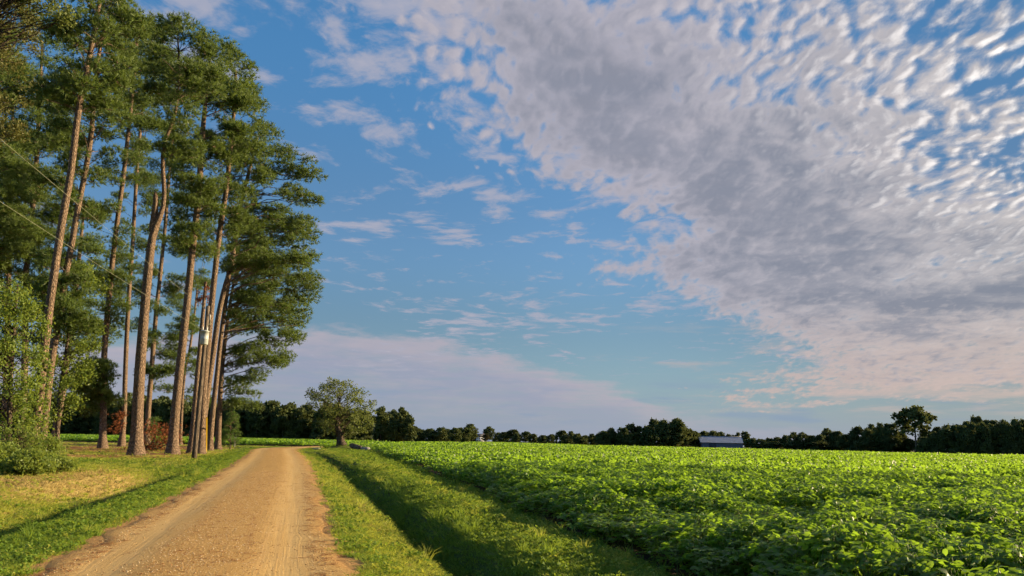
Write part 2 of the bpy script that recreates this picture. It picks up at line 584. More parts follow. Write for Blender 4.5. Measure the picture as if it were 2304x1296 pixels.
def road_mat():
    m, b, out = new_mat('dirt_road')
    co = b.n('ShaderNodeTexCoord').outputs['Object']
    uv = b.n('ShaderNodeUVMap', uv_map='uv').outputs[0]
    u, v, _ = b.sep(uv)[0:3]
    n_fine = b.noise(co, 55.0, 3, 0.7)
    n_peb = b.voro(co, 38.0)
    n_mid = b.noise(co, 5.0, 6, 0.65)
    n_big = b.noise(co, 0.7, 4, 0.6)
    along = b.noise(b.xyz(b.m('MULTIPLY', u, 9.0), b.m('MULTIPLY', v, 0.12), 0.0), 1.0, 5, 0.65)
    streak = b.noise(b.xyz(b.m('MULTIPLY', u, 42.0), b.m('MULTIPLY', v, 0.22), 5.0), 1.0, 4, 0.6)
    # two packed wheel tracks, loose gravel between and outside
    tr = b.m('SUBTRACT', b.m('ABSOLUTE', b.m('ADD', u, b.m('MULTIPLY', b.m('SUBTRACT', n_big, 0.5), 0.25))), 0.58)
    packed = b.ss(b.m('ABSOLUTE', tr), 0.04, 0.36, 1.0, 0.0)
    packed = b.m('MULTIPLY', packed, b.ss(along, 0.3, 0.6, 0.45, 1.0))
    loose = b.mix(b.ss(n_peb, 0.1, 0.65), (0.52, 0.335, 0.115), (0.37, 0.21, 0.062))
    loose = b.mix(b.ss(n_fine, 0.45, 0.8, 0, 0.6), loose, (0.56, 0.38, 0.19))
    pk = b.mix(n_mid, (0.46, 0.30, 0.115), (0.56, 0.38, 0.16))
    c = b.mix(packed, loose, pk)
    c = b.mix(b.ss(streak, 0.52, 0.75, 0, 0.30), c, (0.30, 0.165, 0.07))
    c = b.mix(b.ss(along, 0.5, 0.72, 0, 0.35), c, (0.38, 0.20, 0.078))
    edge = b.ss(b.m('ADD', b.m('ABSOLUTE', u), b.m('MULTIPLY', b.m('SUBTRACT', n_mid, 0.5), 0.35)), 0.84, 1.0)
    c = b.mix(b.m('MULTIPLY', edge, 0.7), c, (0.34, 0.19, 0.075))
    hgt = b.m('ADD', b.m('MULTIPLY', n_fine, b.mixf(packed, 0.7, 0.2)), b.m('ADD', b.m('MULTIPLY', n_mid, 0.5), b.m('MULTIPLY', streak, 0.35)))
    principled(b, out, c, 0.95, 0.15, b.bump(hgt, 0.7, 0.03))
    return m


def bark_mat(name, plate, plate2, crack, sx=9.0, sz=2.2):
    m, b, out = new_mat(name)
    co = b.n('ShaderNodeTexCoord').outputs['Object']
    x, y, z = b.sep(co)[0:3]
    v = b.xyz(b.m('MULTIPLY', x, sx), b.m('MULTIPLY', y, sx), b.m('MULTIPLY', z, sz))
    v = b.vm('ADD', v, b.vm('SCALE', b.noise(v, 0.6, 3, 0.6, color=True), scale=1.1))
    e = b.voro(v, 1.0, 'DISTANCE_TO_EDGE')
    n = b.noise(v, 1.6, 5, 0.7)
    c = b.mix(n, plate, plate2)
    c = b.mix(b.ss(e, 0.02, 0.22, 1.0, 0.0), c, crack)
    h = b.m('ADD', b.ss(e, 0.0, 0.3), b.m('MULTIPLY', n, 0.3))
    principled(b, out, c, 0.92, 0.15, b.bump(h, 1.0, 0.08))
    return m


M_ground, M_road = ground_mat(), road_mat()
M_bark = bark_mat('pine_bark', (0.27, 0.185, 0.13), (0.35, 0.25, 0.18), (0.13, 0.09, 0.065), 15.0, 3.6)
M_bark_grey = bark_mat('grey_bark', (0.13, 0.10, 0.075), (0.20, 0.155, 0.115), (0.04, 0.03, 0.022), 14.0, 3.0)
M_needle = leaf_mat('pine_needles', (0.044, 0.082, 0.022), (0.138, 0.195, 0.048), (0.22, 0.30, 0.05), 0.34, 0.5, 0.3)
M_needle2 = leaf_mat('young_pine_needles', (0.06, 0.12, 0.025), (0.13, 0.20, 0.045), (0.18, 0.27, 0.05), 0.35, 0.5, 0.3)
M_dead = leaf_mat('dead_needles', (0.15, 0.05, 0.025), (0.30, 0.115, 0.05), (0.25, 0.09, 0.03), 0.2, 0.8, 0.1)
M_gum = leaf_mat('broad_leaves', (0.055, 0.098, 0.018), (0.165, 0.225, 0.038), (0.32, 0.40, 0.05), 0.42, 0.5, 0.3)
M_olive = leaf_mat('olive_leaves', (0.055, 0.068, 0.018), (0.145, 0.140, 0.042), (0.22, 0.21, 0.05), 0.35, 0.55, 0.25)
M_bush = leaf_mat('bush_leaves', (0.075, 0.125, 0.022), (0.20, 0.26, 0.045), (0.36, 0.43, 0.06), 0.42, 0.5, 0.3)
M_small = leaf_mat('feathery_leaves', (0.06, 0.085, 0.024), (0.155, 0.185, 0.048), (0.25, 0.30, 0.06), 0.38, 0.55, 0.25)
M_far = leaf_mat('far_leaves', (0.045, 0.065, 0.028), (0.120, 0.150, 0.050), (0.13, 0.15, 0.04), 0.25, 0.7, 0.1)
M_far2 = leaf_mat('far_leaves_brown', (0.045, 0.040, 0.018), (0.095, 0.080, 0.035), (0.09, 0.08, 0.02), 0.2, 0.7, 0.1)
M_soy = leaf_mat('soybean_leaves', (0.055, 0.120, 0.018), (0.130, 0.240, 0.030), (0.34, 0.55, 0.035), 0.51, 0.45, 0.35)
M_stem = plain_mat('green_stem', (0.13, 0.17, 0.05))
M_grass_g = leaf_mat('grass_green', (0.070, 0.130, 0.016), (0.165, 0.250, 0.034), (0.34, 0.46, 0.04), 0.42, 0.6, 0.2)
M_grass_y = leaf_mat('grass_yellowing', (0.175, 0.215, 0.030), (0.36, 0.385, 0.068), (0.56, 0.58, 0.07), 0.42, 0.6, 0.2)
M_grass_d = leaf_mat('grass_dry', (0.28, 0.21, 0.07), (0.50, 0.38, 0.15), (0.40, 0.3, 0.1), 0.25, 0.8, 0.1)

# ---- ground: one sheet to the horizon, fine across the verges and ditches
tcol = np.unique(np.round(np.concatenate((
    -np.geomspace(6.5, 9000, 60)[::-1], np.arange(-6.5, -1.0, 0.16), np.arange(-1.0, 2.2, 0.5), np.arange(2.2, 7.0, 0.13),
    np.geomspace(7.0, 9000, 60))), 3))
yrow = np.concatenate((-np.geomspace(5, 3000, 25)[::-1], np.arange(-4, 6, 2.0), np.arange(6, 40, 0.3), np.arange(40, 130, 0.8), np.geomspace(130, 9000, 60)))
TT, YY = np.meshgrid(tcol, yrow)
XX = TT + road_x(YY)
ZZ = terrain(XX, YY)
nr, nc = TT.shape
idx = np.arange(nr * nc).reshape(nr, nc)
quads = np.stack((idx[:-1, :-1], idx[:-1, 1:], idx[1:, 1:], idx[1:, :-1]), -1).reshape(-1, 4)


def in_soy_left(x, y):
    return (y > 128 + (fbm(x, y, 30, 3) - .5) * 4) & (y < 262) & (x < road_x(y) - 3.5)


soil = sstep(XX - soy_edge(YY), -0.1, 0.25) * (YY < 900) + 0.9 * in_soy_left(XX, YY)
dirt = sstep(np.abs(TT), road_hw(YY) + 0.75, road_hw(YY) - 0.1)
gme = mdata('ground', np.stack((XX, YY, ZZ), -1).reshape(-1, 3), quads, M_ground, True,
            {'dry': dryness(XX, YY).ravel(), 'straw': strawness(XX, YY).ravel(), 'soil': np.clip(soil, 0, 1).ravel(), 'dirt': dirt.ravel()})
ts(obj('ground', gme), kind='structure')

# ---- the dirt road, crowned, with ragged edges
ry = np.concatenate((np.arange(-30, 60, 0.35), np.arange(60, 140, 0.8), np.geomspace(140, 700, 60)))
uu = np.concatenate(([-1.0, -0.93], np.linspace(-0.85, 0.85, 15), [0.93, 1.0]))
U, RY = np.meshgrid(uu, ry)
jl = (fbm(RY * 0, RY, 1.1, 40, 4) - 0.5) * 0.75
jr = (fbm(RY * 0, RY, 1.0, 60, 4) - 0.5) * 0.75
jit = np.where(U < 0, jl, jr) * np.clip((np.abs(U) - 0.6) / 0.4, 0, 1)
RX = road_x(RY) + U * (road_hw(RY) / 0.962) + jit * np.clip(1.5 - RY / 150, 0.2, 1)
track = np.exp(-((np.abs(U) - 0.58) / 0.16) ** 2)
RZ = 0.015 + 0.05 * (1 - U ** 2) - 0.025 * track + (fbm(RX, RY, 0.5, 7) - 0.5) * 0.02 * (1 - np.abs(U) ** 6) - 0.03 * sstep(np.abs(U), 0.9, 1.0)
nr, nc = U.shape
idx = np.arange(nr * nc).reshape(nr, nc)
rq = np.stack((idx[:-1, :-1], idx[:-1, 1:], idx[1:, 1:], idx[1:, :-1]), -1).reshape(-1, 4)
rme = mdata('road', np.stack((RX, RY, RZ), -1).reshape(-1, 3), rq, M_road, True, uv=np.stack((U.ravel(), RY.ravel()), -1))
ts(obj('road', rme), kind='structure')


# ------------------------------------------------------------------ tree parts (numpy batches)
def unit(v):
    return v / np.maximum(np.linalg.norm(v, axis=-1, keepdims=True), 1e-9)


def rand_dirs(n):
    return unit(rng.normal(size=(n, 3)))


def tube(P, R, k=8, cap=True, rough=0.0):
    """swept tube through points P with radii R; returns V, quads(+cap tris)"""
    P, R = np.asarray(P, float), np.asarray(R, float)
    n = len(P)
    T = unit(np.gradient(P, axis=0))
    up = np.array((0.0, 0, 1)) if abs(T[0][2]) < 0.9 else np.array((0.0, 1, 0))
    A = unit(np.cross(T, up))
    B = np.cross(T, A)
    th = np.linspace(0, 2 * math.pi, k, endpoint=False)
    rr = R[:, None] * (1 + rough * (rng.random((n, k)) - 0.5))
    V = (P[:, None] + A[:, None] * (np.cos(th)[None, :, None] * rr[..., None]) + B[:, None] * (np.sin(th)[None, :, None] * rr[..., None])).reshape(-1, 3)
    i = np.arange(n * k).reshape(n, k)
    j = np.roll(i, -1, 1)
    Q = np.stack((i[:-1], j[:-1], j[1:], i[1:]), -1).reshape(-1, 4)
    return V, Q


def join(parts):
    Vs, Qs, o = [], [], 0
    for V, Q in parts:
        Vs.append(V)
        Qs.append(Q + o)
        o += len(V)
    return np.concatenate(Vs), np.concatenate(Qs)


def smooth_path(P, n):
    P = np.asarray(P, float)
    d = np.concatenate(([0], np.cumsum(np.linalg.norm(np.diff(P, axis=0), axis=1))))
    s = np.linspace(0, d[-1], n)
    Q = np.stack([np.interp(s, d, P[:, i]) for i in range(3)], 1)
    for _ in range(2):
        Q[1:-1] = 0.25 * Q[:-2] + 0.5 * Q[1:-1] + 0.25 * Q[2:]
    return Q


def needles(O, A, per=14, L=0.26, w=0.021, spread=0.85):
    n = len(O)
    O = np.repeat(O, per, 0)
    D = unit(np.repeat(A, per, 0) + rand_dirs(n * per) * spread)
    S = unit(np.cross(D, rand_dirs(n * per)))
    l = L * (0.7 + 0.6 * rng.random((n * per, 1)))
    V = np.stack((O - S * w, O + S * w, O + D * l), 1).reshape(-1, 3)
    Fc = np.arange(len(V)).reshape(-1, 3)
    v = np.repeat(np.clip(np.repeat(rng.random(n), per) * 0.7 + rng.random(n * per) * 0.3, 0, 1), 3)
    return V, Fc, v


def leaves(O, size, up=0.5, aspect=0.6, drift=None):
    """folded diamond leaves, 2 triangles each"""
    n = len(O)
    N = unit(rand_dirs(n) + np.array((0, 0, up)))
    D = unit(np.cross(N, rand_dirs(n)))
    if drift is not None:
        D = unit(D + drift)
        N = unit(N - D * np.sum(N * D, 1, keepdims=True))
    S = np.cross(N, D)
    s = size * (0.65 + 0.7 * rng.random((n, 1)))
    mid = O + D * s * 0.45
    V = np.stack((O, mid + S * s * aspect * 0.5 + N * s * 0.08, O + D * s, mid - S * s * aspect * 0.5 + N * s * 0.08), 1).reshape(-1, 3)
    i = np.arange(n)[:, None] * 4
    Fc = np.concatenate((i + [[0, 1, 2]], i + [[0, 2, 3]]), 0)
    v = np.repeat(rng.random(n), 4)
    return V, Fc, v


def crown_points(rows, Y, n, depth=0.85, shell=0.35):
    """points inside a crown whose outline is given per pixel row (py, x_left, x_right) at distance Y"""
    rows = sorted(rows)
    py = np.array([r[0] for r in rows], float)
    xl = np.array([r[1] for r in rows], float)
    xr = np.array([r[2] for r in rows], float)
    g = np.linspace(py[0], py[-1], 200)
    wd = np.interp(g, py, xr - xl)
    c = np.cumsum(wd)
    q = np.interp(rng.random(n) * c[-1], c, g)
    l, r = np.interp(q, py, xl), np.interp(q, py, xr)
    rho = shell + (1 - shell) * np.sqrt(rng.random(n))
    th = rng.random(n) * 2 * math.pi
    px = (l + r) / 2 + (r - l) / 2 * rho * np.cos(th)
    dy = (r - l) / 2 * rho * np.sin(th) * depth * Y / F
    dy = np.clip(dy, -7, 7)
    # perspective is undone row by row at the tree's own distance, then pushed in depth
    return np.array([at(a, b_, Y) for a, b_ in zip(px, q)]) + np.stack((dy * 0, dy, dy * 0), 1)


def trunk_mesh(pts, r0, r1, base, k=12, n=34, flare=0.7, rough=0.05, taper=None):
    P = smooth_path(pts, n)
    d = np.concatenate(([0], np.cumsum(np.linalg.norm(np.diff(P, axis=0), axis=1))))
    tp_ = taper or [(0, r0), (0.75, r0 * 0.55 + r1 * 0.25), (1, r1)]
    R = np.interp(d / d[-1], [q[0] for q in tp_], [q[1] for q in tp_]) * (1 + flare * np.exp(-d / 0.55) + 0.12 * np.exp(-d / 3.0))
    V, Q = tube(P - base, R, k, rough=rough)
    return V, Q, P


def branch_to(P, target, r, rise=0.25, n=5, seg=5, sag=0.0):
    """a limb from the trunk path P to a target point"""
    z = target[2]
    h = np.linalg.norm(P[:, :2] - target[:2], axis=1)
    want = z - rise * h
    i = int(np.argmin(np.abs(P[:, 2] - want)))
    a = P[i]
    t = np.linspace(0, 1, seg + 1)[:, None]
    L = np.linalg.norm(target - a)
    C = a + (target - a) * t
    C[:, 2] += (np.sin(t[:, 0] * math.pi) * (0.06 + sag)) * L
    C[1:-1] += rng.normal(size=(seg - 1, 3)) * 0.035 * L
    R = np.linspace(r, r * 0.35, seg + 1)
    return tube(C, R, n, rough=0.1)


def pine(label, px_pts, Y, r0, rows, n_pads, extra_rows=(), n_extra=0, base=None, dead_rows=None, group=None, mat=None,
         pad=(0.55, 1.15), per_pad=56, vine=None, L=0.36, name='pine_tree', r1=0.10, bark=None, taper=None):
    pts = [at(x, y, Y) for x, y in px_pts]
    gz = float(terrain(pts[0][0], pts[0][1]))
    if base is None:
        pts[0][2] = gz - 0.15
    origin = np.array((pts[0][0], pts[0][1], gz))
    root = empty(name, origin, label, 'tree', group)
    V, Q, P = trunk_mesh(pts, r0 * 0.88, r1, origin, taper=taper)
    obj('trunk', mdata('trunk', V, Q, bark or M_bark, True), root)
    br, OO, AA = [], [], []
    allp = []
    if n_pads:
        allp.append(crown_points(rows, Y, int(n_pads * 1.18)))
    for er, ne in zip(extra_rows, n_extra if n_extra else ()):
        allp.append(crown_points(er, Y, int(ne * 1.5), 0.7))
    for C in allp:
        todo = []
        for c in C:
            dd = np.linalg.norm(P - c, axis=1)
            hd = dd.min()
            a = rng.uniform(*pad)
            br.append(branch_to(P, c - np.array((0, 0, 0.15)), 0.018 + 0.0065 * hd, rng.uniform(0.05, 0.45), 5, 5, rng.uniform(-0.02, 0.10)))
            todo.append((c, a))
            if hd > 2.2 and rng.random() < 0.75:        # foliage along the limb as well as at its end
                f_ = rng.uniform(0.55, 0.8)
                todo.append((c * f_ + P[int(dd.argmin())] * (1 - f_) + np.array((0, 0, 0.1)), a * rng.uniform(0.55, 0.8)))
        for c, a in todo:
            m = int(per_pad * (a / 0.9) ** 2)
            d = rand_dirs(m) * (rng.random((m, 1)) ** 0.45) * np.array((a, a, a * 0.55))
            O = c + d
            OO.append(O)
            AA.append(unit(d / np.array((1, 1, 0.5)) * 0.8 + np.array((0, 0, 0.55)) * a))
            # twigs inside the pad
            for _ in range(3):
                q = c + d[rng.integers(m)] * 0.8
                br.append(tube(np.array((c - (0, 0, 0.15), (c + q) / 2 - (0, 0, 0.08), q)), (0.02, 0.014, 0.008), 3))
    if br:
        Vb, Qb = join(br)
        ts(obj('branches', mdata('branches', Vb - origin, Qb, bark or M_bark, True), root), kind='stuff')
    if OO:
        V, Fc, v = needles(np.concatenate(OO), np.concatenate(AA), 12, L)
        obj('crown', mdata('crown', V - origin, Fc, mat or M_needle, False, {'v': v}), root)
    if dead_rows:
        C = crown_points(dead_rows, Y, 5, 0.4)
        O = np.concatenate([c + rng.normal(size=(16, 3)) * (0.16, 0.16, 0.22) for c in C])
        V, Fc, v = needles(O, unit(rand_dirs(len(O)) + np.array((0, 0, -0.8))), 10, 0.25)
        o = obj('dead_foliage', mdata('dead_foliage', V - origin, Fc, M_dead, False, {'v': v}), root)
        o['label'] = 'rust brown dead needles hanging at the snapped top'
    if vine:
        z0, z1, nn = vine
        zz = z0 + (z1 - z0) * rng.random(nn) ** 1.3
        i = np.array([np.argmin(np.abs(P[:, 2] - q)) for q in zz])
        th = rng.random(nn) * 2 * math.pi
        rad = r0 * 1.0 + np.abs(rng.normal(size=nn)) * 0.35 * np.clip(1.3 - zz / z1, 0.25, 1)
        O = np.stack((P[i, 0] + np.cos(th) * rad, P[i, 1] + np.sin(th) * rad, zz), 1)
        V, Fc, v = leaves(O, 0.15, 0.2, 0.8)
        obj('vine', mdata('vine', V - origin, Fc, M_gum, False, {'v': v}), root)
    return root


def broadleaf(name, label, cat, trunk_px, Y, r0, rows, n_clump, per, leaf, mat, bark=None, group=None, clump=(0.5, 1.0), up=0.5,
              base=None, drift=0.0, shell=0.25, stems=None, flat=0.75):
    pts = [at(x, y, Y) for x, y in trunk_px]
    gz = float(terrain(pts[0][0], pts[0][1]))
    pts[0][2] = gz - 0.1
    origin = np.array((pts[0][0], pts[0][1], gz))
    root = empty(name, origin, label, cat, group)
    V, Q, P = trunk_mesh(pts, r0, r0 * 0.25, origin, 10, 20)
    obj('trunk', mdata('trunk', V, Q, bark or M_bark_grey, True), root)
    C = crown_points(rows, Y, int(n_clump * 1.4), 0.85, shell)
    C[:, 2] = np.maximum(C[:, 2], gz + 0.25)
    br, OO, DD = [], [], []
    for c in C:
        hd = np.min(np.linalg.norm(P - c, axis=1))
        br.append(branch_to(P, c, 0.015 + 0.010 * hd, rng.uniform(0.3, 0.9), 4, 5, 0.03))
        a = rng.uniform(*clump)
        d = rand_dirs(per) * (rng.random((per, 1)) ** 0.5) * np.array((a, a, a * flat))
        O = c + d
        O[:, 2] = np.maximum(O[:, 2], gz + 0.05)
        OO.append(O)
        DD.append(unit(d) * drift)
    Vb, Qb = join(br)
    ts(obj('branches', mdata('branches', Vb - origin, Qb, bark or M_bark_grey, True), root), kind='stuff')
    V, Fc, v = leaves(np.concatenate(OO), leaf, up, 0.62, np.concatenate(DD) if drift else None)
    obj('crown', mdata('crown', V - origin, Fc, mat, False, {'v': v}), root)
    return root

# ------------------------------------------------------------------ the pine grove beside the road
pine('tall pine with leaning pale trunk at the far left, vines climbing its foot',
     [(66, 1036), (72, 1000), (86, 919), (93, 849), (99, 785), (113, 675), (130, 562), (143, 475), (160, 395), (170, 292), (180, 227), (191, 172), (202, 128), (207, 98), (222, 20), (240, -90)],
     45, 0.30, [(-170, 210, 290), (-90, 160, 330), (0, 175, 322), (50, 125, 332), (110, 100, 325), (180, 100, 270), (240, 80, 240)], 84, vine=(0.2, 5.5, 1500),
     pad=(0.5, 1.0))
pine('pine with forked upper trunk just right of the leaning vine-clad pine',
     [(92, 1026), (105, 900), (118, 792), (139, 685), (149, 601), (162, 556), (169, 497), (181, 442), (198, 357), (207, 292), (211, 227), (214, 185), (222, 120), (240, 40)],
     50, 0.27, [(60, 200, 310), (140, 180, 345), (220, 110, 310), (300, 80, 290), (380, 100, 260), (470, 110, 245), (540, 130, 235)], 66, pad=(0.5, 1.0),
     extra_rows=([(540, 100, 220), (640, 90, 210), (760, 100, 190)],), n_extra=(26,))
pine('straight slim pine with low green boughs, third trunk from the left',
     [(231, 1008), (233, 930), (233, 850), (234, 792), (243, 692), (251, 611), (256, 556), (263, 507), (267, 465), (275, 426), (285, 330), (300, 200), (310, 80)],
     79, 0.36, [(60, 260, 350), (140, 230, 370), (240, 215, 360), (330, 215, 330), (420, 215, 300)], 58,
     extra_rows=([(440, 205, 300), (600, 205, 290), (720, 215, 270)], [(815, 205, 255), (860, 170, 265), (925, 195, 240)]), n_extra=(16, 26), pad=(0.7, 1.4))
pine('slim straight pine beside a hanging brown bough, left of the thickest trunk',
     [(273, 1004), (280, 942), (281, 849), (284, 792), (285, 757), (290, 659), (295, 594), (300, 530), (303, 465), (305, 432), (312, 330), (325, 200), (345, 60)],
     93, 0.33, [(45, 320, 400), (120, 285, 430), (220, 270, 420), (330, 260, 390), (420, 250, 340)], 50,
     extra_rows=([(430, 240, 350), (620, 250, 340), (760, 250, 320)],), n_extra=(18,), pad=(0.8, 1.5))
P5 = pine('thickest pine with a forked, snapped and crooked upper trunk',
     [(306, 1026), (310, 919), (315, 826), (319, 773), (327, 675), (335, 594), (342, 530), (349, 490), (360, 497), (371, 474), (373, 449), (368, 416), (366, 373), (364, 324), (373, 301), (392, 285), (400, 220), (405, 150), (400, 90)],
     53.8, 0.42, [(50, 350, 430), (90, 320, 490), (160, 330, 520), (230, 330, 510), (300, 390, 470), (380, 330, 420)], 58, pad=(0.55, 1.1),
     taper=[(0, 0.38), (0.45, 0.29), (0.52, 0.26), (0.57, 0.16), (0.8, 0.11), (1, 0.06)])
V, Q = tube(smooth_path([at(343, 520, 53.8), at(347, 488, 53.8), at(351, 455, 53.6), at(350, 430, 53.6)], 8), np.array((0.26, 0.27, 0.25, 0.23, 0.22, 0.2, 0.18, 0.05)), 9, rough=0.1)
obj('snapped_stub', mdata('snapped_stub', V - np.array(P5.location), Q, M_bark, True), P5)
pine('slim pine standing behind the thickest trunk, lit on its right side',
     [(331, 992), (333, 930), (340, 849), (345, 780), (352, 692), (360, 627), (366, 562), (373, 497), (380, 400), (388, 300)],
     113, 0.42, [(300, 340, 440), (400, 320, 440), (500, 320, 440), (580, 320, 420)], 30,
     extra_rows=([(600, 300, 440), (740, 300, 430), (860, 310, 420)],), n_extra=(22,), pad=(0.9, 1.8), r1=0.14)
pine('stout pine with broad flared foot left of the utility pole',
     [(388, 1023), (393, 942), (400, 873), (407, 803), (410, 780), (418, 708), (423, 666), (428, 611), (433, 556), (441, 497), (449, 419), (453, 330), (462, 230), (475, 110)],
     60.7, 0.40, [(90, 430, 510), (150, 410, 560), (230, 410, 580), (320, 400, 560), (420, 390, 510), (520, 395, 490), (600, 395, 470)], 64, pad=(0.6, 1.25))
pine('thin distant pine seen between the two stout trunks',
     [(406, 994), (410, 896), (417, 826), (427, 789), (436, 720), (445, 640)],
     118, 0.28, [(560, 400, 480), (700, 375, 470), (850, 360, 470), (905, 330, 485)], 34, pad=(0.9, 1.7), r1=0.12)
pine('snapped pine with rust brown dead needles behind the utility pole',
     [(430, 1016), (436, 950), (444, 850), (452, 760), (458, 690), (463, 634)],
     66, 0.30, [(600, 400, 500)], 0, dead_rows=[(632, 458, 468), (655, 454, 470), (676, 440, 466)], r1=0.12)
pine('tall pine with pale trunk rising directly behind the transformer',
     [(450, 1022), (454, 977), (459, 849), (466, 803), (471, 735), (478, 666), (489, 562), (496, 507), (509, 432), (514, 382), (519, 334), (528, 240), (530, 160)],
     63, 0.34, [(140, 490, 565), (200, 455, 580), (270, 455, 600), (330, 450, 620), (400, 440, 600), (500, 440, 560), (580, 440, 540)], 64, pad=(0.6, 1.25))
pine('right-leaning pine with long dark limbs reaching over the road',
     [(448, 1012), (455, 965), (468, 870), (482, 780), (489, 724), (499, 669), (506, 646), (522, 594), (531, 530), (536, 487), (548, 430), (565, 370), (580, 310)],
     69, 0.34, [(290, 560, 610), (335, 520, 670), (375, 510, 705), (440, 510, 722), (500, 500, 700), (560, 500, 715), (620, 490, 700)], 78, pad=(0.6, 1.2))
pine('pine with two-toned trunk, second from the right of the grove',
     [(471, 1013), (476, 954), (482, 896), (489, 838), (493, 792), (500, 735), (512, 650), (525, 560), (540, 480)],
     77, 0.31, [(480, 540, 660), (550, 520, 705), (620, 520, 725), (680, 510, 700), (735, 510, 690)], 64, pad=(0.65, 1.35))
pine('rightmost pine of the grove with low drooping boughs',
     [(490, 1012), (493, 942), (496, 873), (502, 803), (508, 750), (518, 680), (530, 610)],
     83, 0.33, [(600, 540, 640), (670, 525, 690), (730, 520, 690), (780, 510, 655), (830, 515, 645), (875, 510, 590), (915, 520, 568)], 64, pad=(0.65, 1.35))
pine('pine trunk with dark flared foot standing alone at the left back of the lawn',
     [(121, 997), (130, 940), (139, 898), (150, 820), (165, 700), (180, 560), (190, 460)],
     103, 0.46, [(420, 150, 230), (540, 110, 230), (680, 120, 235), (800, 150, 240)], 40, pad=(0.9, 1.7), r1=0.15)
for k, (pp, Y, rows, n) in enumerate((
        ([(50, 1005), (53, 940), (56, 800), (58, 614), (66, 540), (74, 460), (80, 400), (88, 250), (95, 100)], 70,
         [(0, 20, 110), (60, 10, 130), (160, 0, 160), (300, -30, 170), (450, -40, 160), (600, -40, 150), (720, -20, 120)], 125),
        ([(14, 1004), (12, 900), (16, 800), (20, 600), (26, 400), (30, 200)], 76,
         [(60, -30, 60), (190, -60, 70), (300, -90, 80), (450, -90, 90), (620, -70, 100), (820, -50, 120)], 115),
        ([(-50, 1004), (-45, 800), (-30, 500), (-20, 120)], 62,
         [(40, -60, 20), (160, -110, 50), (350, -120, 60), (560, -110, 50)], 60))):
    pine(('pine half hidden by leaves behind the leaning pine', 'dense pine filling the left edge behind the broadleaf trees',
          'pine crown cut off by the left edge of the picture')[k], pp, Y, 0.34, rows, n, pad=(0.75, 1.5))
pine('bright green young pine at the right foot of the grove',
     [(519, 1002), (519, 960), (520, 925)], 92, 0.07, [(928, 514, 528), (950, 504, 536), (980, 494, 542), (1000, 494, 545)], 40,
     pad=(0.35, 0.6), per_pad=60, mat=M_needle2, L=0.22, r1=0.03)
pine('small low pine bush between the dead branches and the utility pole',
     [(345, 996), (346, 960), (346, 940)], 96, 0.06, [(938, 338, 354), (965, 332, 358), (990, 330, 362)], 16,
     pad=(0.35, 0.6), per_pad=50, mat=M_needle2, L=0.22, r1=0.03)

# ---- broadleaf trees and bushes on the left edge
broadleaf('sweetgum_tree', 'bright green leafy tree around the foot of the leaning pine', 'tree', [(128, 1020), (132, 900), (150, 780), (165, 660)], 52, 0.14,
          [(600, 150, 200), (650, 120, 228), (720, 100, 232), (790, 100, 220), (850, 95, 200), (900, 95, 175), (950, 95, 160)], 70, 90, 0.17, M_gum, clump=(0.5, 0.95))
broadleaf('sweetgum_tree', 'leafy green tree at the left edge with foliage down to the bushes', 'tree', [(20, 1030), (22, 900), (30, 760), (40, 640)], 42, 0.13,
          [(640, -60, 60), (720, -80, 90), (800, -80, 95), (880, -60, 85), (960, -60, 80)], 75, 95, 0.16, M_gum, clump=(0.5, 0.9))
broadleaf('oak_tree', 'olive leaved oak reaching in at the top left corner', 'tree', [(-130, 1040), (-120, 800), (-100, 500), (-70, 250), (-50, 60)], 38, 0.28,
          [(-150, -150, 40), (-40, -150, 75), (60, -160, 70), (140, -150, 72), (230, -140, 60), (310, -150, 35)], 130, 100, 0.14, M_olive, clump=(0.4, 0.75))
broadleaf('maple_tree', 'thin leafy branch hanging in from the top edge above the oak', 'tree', [(-160, 1060), (-150, 700), (-100, 300), (-40, 60), (40, -40)], 33, 0.16,
          [(-60, -20, 130), (0, 40, 150), (30, 110, 160), (50, 125, 155)], 40, 70, 0.13, M_small, clump=(0.25, 0.5))
for k, (x, top, w, Y) in enumerate(((10, 1000, 90, 29), (62, 1018, 96, 27.5), (112, 1030, 90, 29.5), (40, 960, 100, 36), (-35, 985, 90, 28), (104, 985, 84, 38))):
    g0 = at(x, 1000, Y)
    bot = 1000
    while at(x, bot, Y)[2] > terrain(g0[0], Y):
        bot += 1
    lab = ('weedy bush of small green leaves at the left edge, front row', 'low bush in front of the leaning pine, second from the left edge',
           'low green bush thinning out onto the lawn', 'taller tangled bush behind the front row at the vine-clad trunk',
           'bush cut off by the left edge of the picture', 'leafy bush right behind the bush that thins out onto the lawn')[k]
    broadleaf('bush', lab, 'bush', [(x, bot), (x, (bot + top) / 2), (x, top + 8)], Y, 0.03,
              [(top, x - w * 0.25, x + w * 0.25), (top + 20, x - w * 0.5, x + w * 0.5), (bot - 12, x - w * 0.62, x + w * 0.62), (bot, x - w * 0.5, x + w * 0.5)],
              64, 46, 0.085, M_bush, clump=(0.14, 0.40), shell=0.05)

